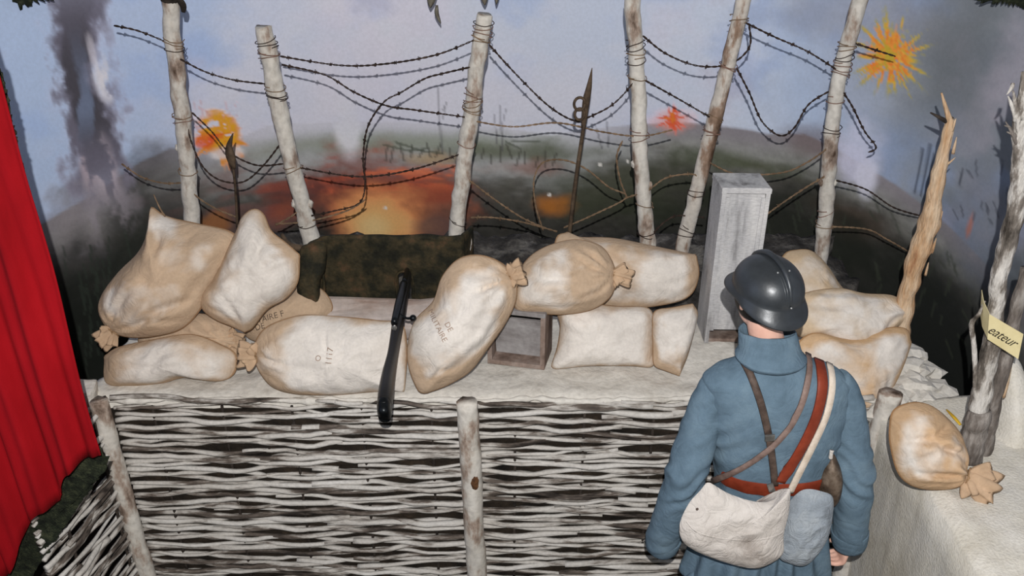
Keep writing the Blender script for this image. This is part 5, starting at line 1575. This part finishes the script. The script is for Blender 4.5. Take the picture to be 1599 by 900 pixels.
# ------------------------------------------------------------------ straps laid over the coat
m_strap_d = m_leather_d
m_strap_g = patchy('greyed_leather', [(0.3, (92, 74, 68)), (0.6, (126, 106, 98)), (0.8, (150, 132, 122))], scale=25, rough=0.6, bump=0.3, bscale=90)
m_strap_r = patchy('red_brown_leather', [(0.3, (96, 36, 20)), (0.6, (126, 52, 32)), (0.8, (146, 68, 44))], scale=14, rough=0.5, bump=0.25, bscale=80)
m_strap_c = patchy('cream_webbing', [(0.3, (186, 170, 152)), (0.7, (216, 204, 190))], scale=30, rough=0.9, bump=0.4, bscale=200)
def ribbon(name, path, width, mat, parent, lift=.004, thick=.003, n=46):
    arr = crom([(u, v, 0) for u, v in path], n)
    pts, nors = [], []
    last = None
    for u, v, _ in arr:
        h = cbv.ray_cast(EYE, ray(u, v).normalized())
        if h[0] is None:
            continue
        pts.append(h[0] + h[1] * lift); nors.append(h[1])
    m = len(pts)
    if m < 3: return None
    for _ in range(2):
        pts = [pts[0]] + [(pts[i - 1] + pts[i] * 2 + pts[i + 1]) / 4 for i in range(1, m - 1)] + [pts[-1]]
        nors = [nors[0]] + [((nors[i - 1] + nors[i] * 2 + nors[i + 1]) / 4).normalized() for i in range(1, m - 1)] + [nors[-1]]
    V, F = [], []
    for i in range(m):
        T = (pts[min(i + 1, m - 1)] - pts[max(i - 1, 0)]).normalized()
        N = nors[i]; S_ = T.cross(N).normalized()
        N = S_.cross(T)
        for a, b in ((-1, -.3), (-.8, 1), (.8, 1), (1, -.3)):
            V.append(pts[i] + S_ * a * width / 2 + N * b * thick)
    for i in range(m - 1):
        for k in range(4):
            a, b = i * 4 + k, i * 4 + (k + 1) % 4
            F.append((a, b, b + 4, a + 4))
    F += [(3, 2, 1, 0), tuple((m - 1) * 4 + k for k in range(4))]
    o = mesh(name, V, F, mat, parent); fix_normals(o)
    return o

# waist belt around the coat
def belt(v_row, z_h, off, mat):
    V, F = [], []
    zc = P(1195, v_row, YM - .12).z
    ns = 64
    for k in range(ns):
        t = 2 * math.pi * k / ns
        d = Vector((math.cos(t), math.sin(t), 0))
        for j, (dz, o_) in enumerate(((-z_h, off * .6), (-z_h * .8, off), (z_h * .8, off), (z_h, off * .6))):
            h = cbv.ray_cast(Vector((cx0, YM, zc + dz)) + d * .20, -d)
            r = (h[0] - Vector((cx0, YM, zc + dz))).length if h[0] is not None else .17
            r = min(r, .19)
            V.append(Vector((cx0, YM, zc + dz)) + d * (r + o_))
    for k in range(ns):
        for j in range(3):
            a, b = k * 4 + j, ((k + 1) % ns) * 4 + j
            F.append((a, b, b + 1, a + 1))
    o = mesh('belt', V, F, mat, MAN); fix_normals(o)
    return o
belt(764, .028, .007, m_strap_r)
sp = ribbon('suspender_strap', [(1158, 560), (1172, 586), (1188, 630), (1200, 680), (1206, 720), (1210, 758)], .024, m_strap_d, MAN)
bevbox('strap_buckle', P(1202, 684, YM - .14), (1, 0, .1), (0, 1, 0), (-.1, 0, 1), .016, .004, .012, m_worn, MAN, .003)
bevbox('strap_ring', P(1204, 762, YM - .145), (1, 0, .4), (0, 1, 0), (-.4, 0, 1), .010, .004, .016, m_worn, MAN, .003)

# white haversack with its cream strap
m_canvas = patchy('soiled_white_canvas', [(0.25, (138, 128, 120)), (0.42, (184, 177, 170)), (0.75, (206, 200, 194))], scale=7, rough=0.95, bump=0.4, bscale=300, fine=.12, bdist=.002, crumple=.4, cscale=14)
m_canvasb = patchy('faded_blue_canvas', [(0.25, (106, 112, 118)), (0.45, (138, 146, 154)), (0.75, (164, 170, 174))], scale=12, rough=0.95, bump=0.4, bscale=300, fine=.2, bdist=.002, crumple=.4, cscale=16)
HY = YM - .215
HV = empty('haversack', tuple(P(1150, 880, HY)), 'soiled white canvas haversack hanging at the back of the soldier', 'bag')
V, F, R, Fr, fr = inflate([(1104, 754), (1112, 756), (1140, 772), (1180, 784), (1206, 782), (1226, 768), (1234, 764), (1232, 800), (1224, 835), (1222, 866), (1196, 884), (1172, 888), (1130, 878), (1084, 860), (1064, 842), (1062, 816), (1076, 786), (1092, 768)], HY, math.radians(12), .035, centre=(1148, 826), seed=41, lump=.010, wrinkle=.010, wscale=17, power=3.4, back=1.4)
o = mesh('pouch', V, F, m_canvas, HV); fix_normals(o)
hbv = BVHTree.FromPolygons([tuple(v) for v in V], F)
def on_bag(bv, path, n=30, lift=.002):
    out = []
    for u, v, _ in crom([(u, v, 0) for u, v in path], n):
        h = bv.ray_cast(EYE, ray(u, v).normalized())
        if h[0] is not None: out.append(h[0] + h[1] * lift)
    return out
fe = on_bag(hbv, [(1072, 815), (1090, 832), (1130, 842), (1180, 844), (1215, 836), (1228, 822)])
if len(fe) > 4: tube('flap_edge', fe, [.0035] * len(fe), m_canvas, HV, sides=6, n=40, bump=.3, bscale=40)
bt = on_bag(hbv, [(1089, 796), (1090, 796), (1091, 796)], 3)
if bt:
    V, F = rock_geo(bt[0], .006, (1, .6, 1), 3, .05)
    mesh('button', V, F, m_leather_d, HV)
ribbon('shoulder_strap', [(1288, 556), (1296, 580), (1297, 610), (1288, 650), (1268, 695), (1248, 735), (1232, 768)], .026, m_strap_c, HV, lift=.007)
# blue-grey second bag
HB2 = empty('haversack', tuple(P(1255, 880, HY + .03)), 'faded blue-grey canvas bag beside the white haversack', 'bag')
V, F, R, Fr, fr = inflate([(1230, 790), (1246, 770), (1262, 764), (1284, 768), (1300, 776), (1301, 800), (1294, 838), (1276, 868), (1256, 884), (1232, 880), (1216, 868), (1220, 830)], HY + .045, math.radians(12), .030, centre=(1258, 826), seed=44, lump=.008, wrinkle=.008, wscale=20, power=3.2, back=1.4)
o = mesh('pouch', V, F, m_canvasb, HB2); fix_normals(o)
ribbon('shoulder_strap', [(1272, 550), (1281, 575), (1283, 610), (1272, 655), (1248, 705), (1218, 752)], .038, m_strap_r, HB2, lift=.005)
# canteen at the hip
m_cant = patchy('tarnished_canteen', [(0.3, (40, 32, 26)), (0.5, (84, 70, 58)), (0.75, (130, 116, 102))], scale=26, rough=0.55, bump=0.4, metal=.3)
CT = empty('canteen', tuple(P(1300, 790, YM - .10)), 'dark tarnished canteen tucked between the soldier arm and hip', 'canteen')
V, F, R, Fr, fr = inflate([(1297, 706), (1308, 720), (1316, 748), (1312, 778), (1301, 793), (1288, 788), (1280, 765), (1284, 730)], YM - .10, math.radians(10), .035, seed=47, lump=.006, wrinkle=.004, N=60, K=12)
o = mesh('flask', V, F, m_cant, CT); fix_normals(o)
tube('spout', [P(1297, 716, YM - .11), P(1298, 708, YM - .11), P(1299, 704, YM - .11)], [.007, .006, .007], m_canvas, CT, sides=10, n=8)
ribbon('carrying_strap', [(1260, 556), (1262, 580), (1254, 620), (1236, 660), (1205, 696), (1160, 728), (1110, 754)], .022, m_strap_g, CT, lift=.009)
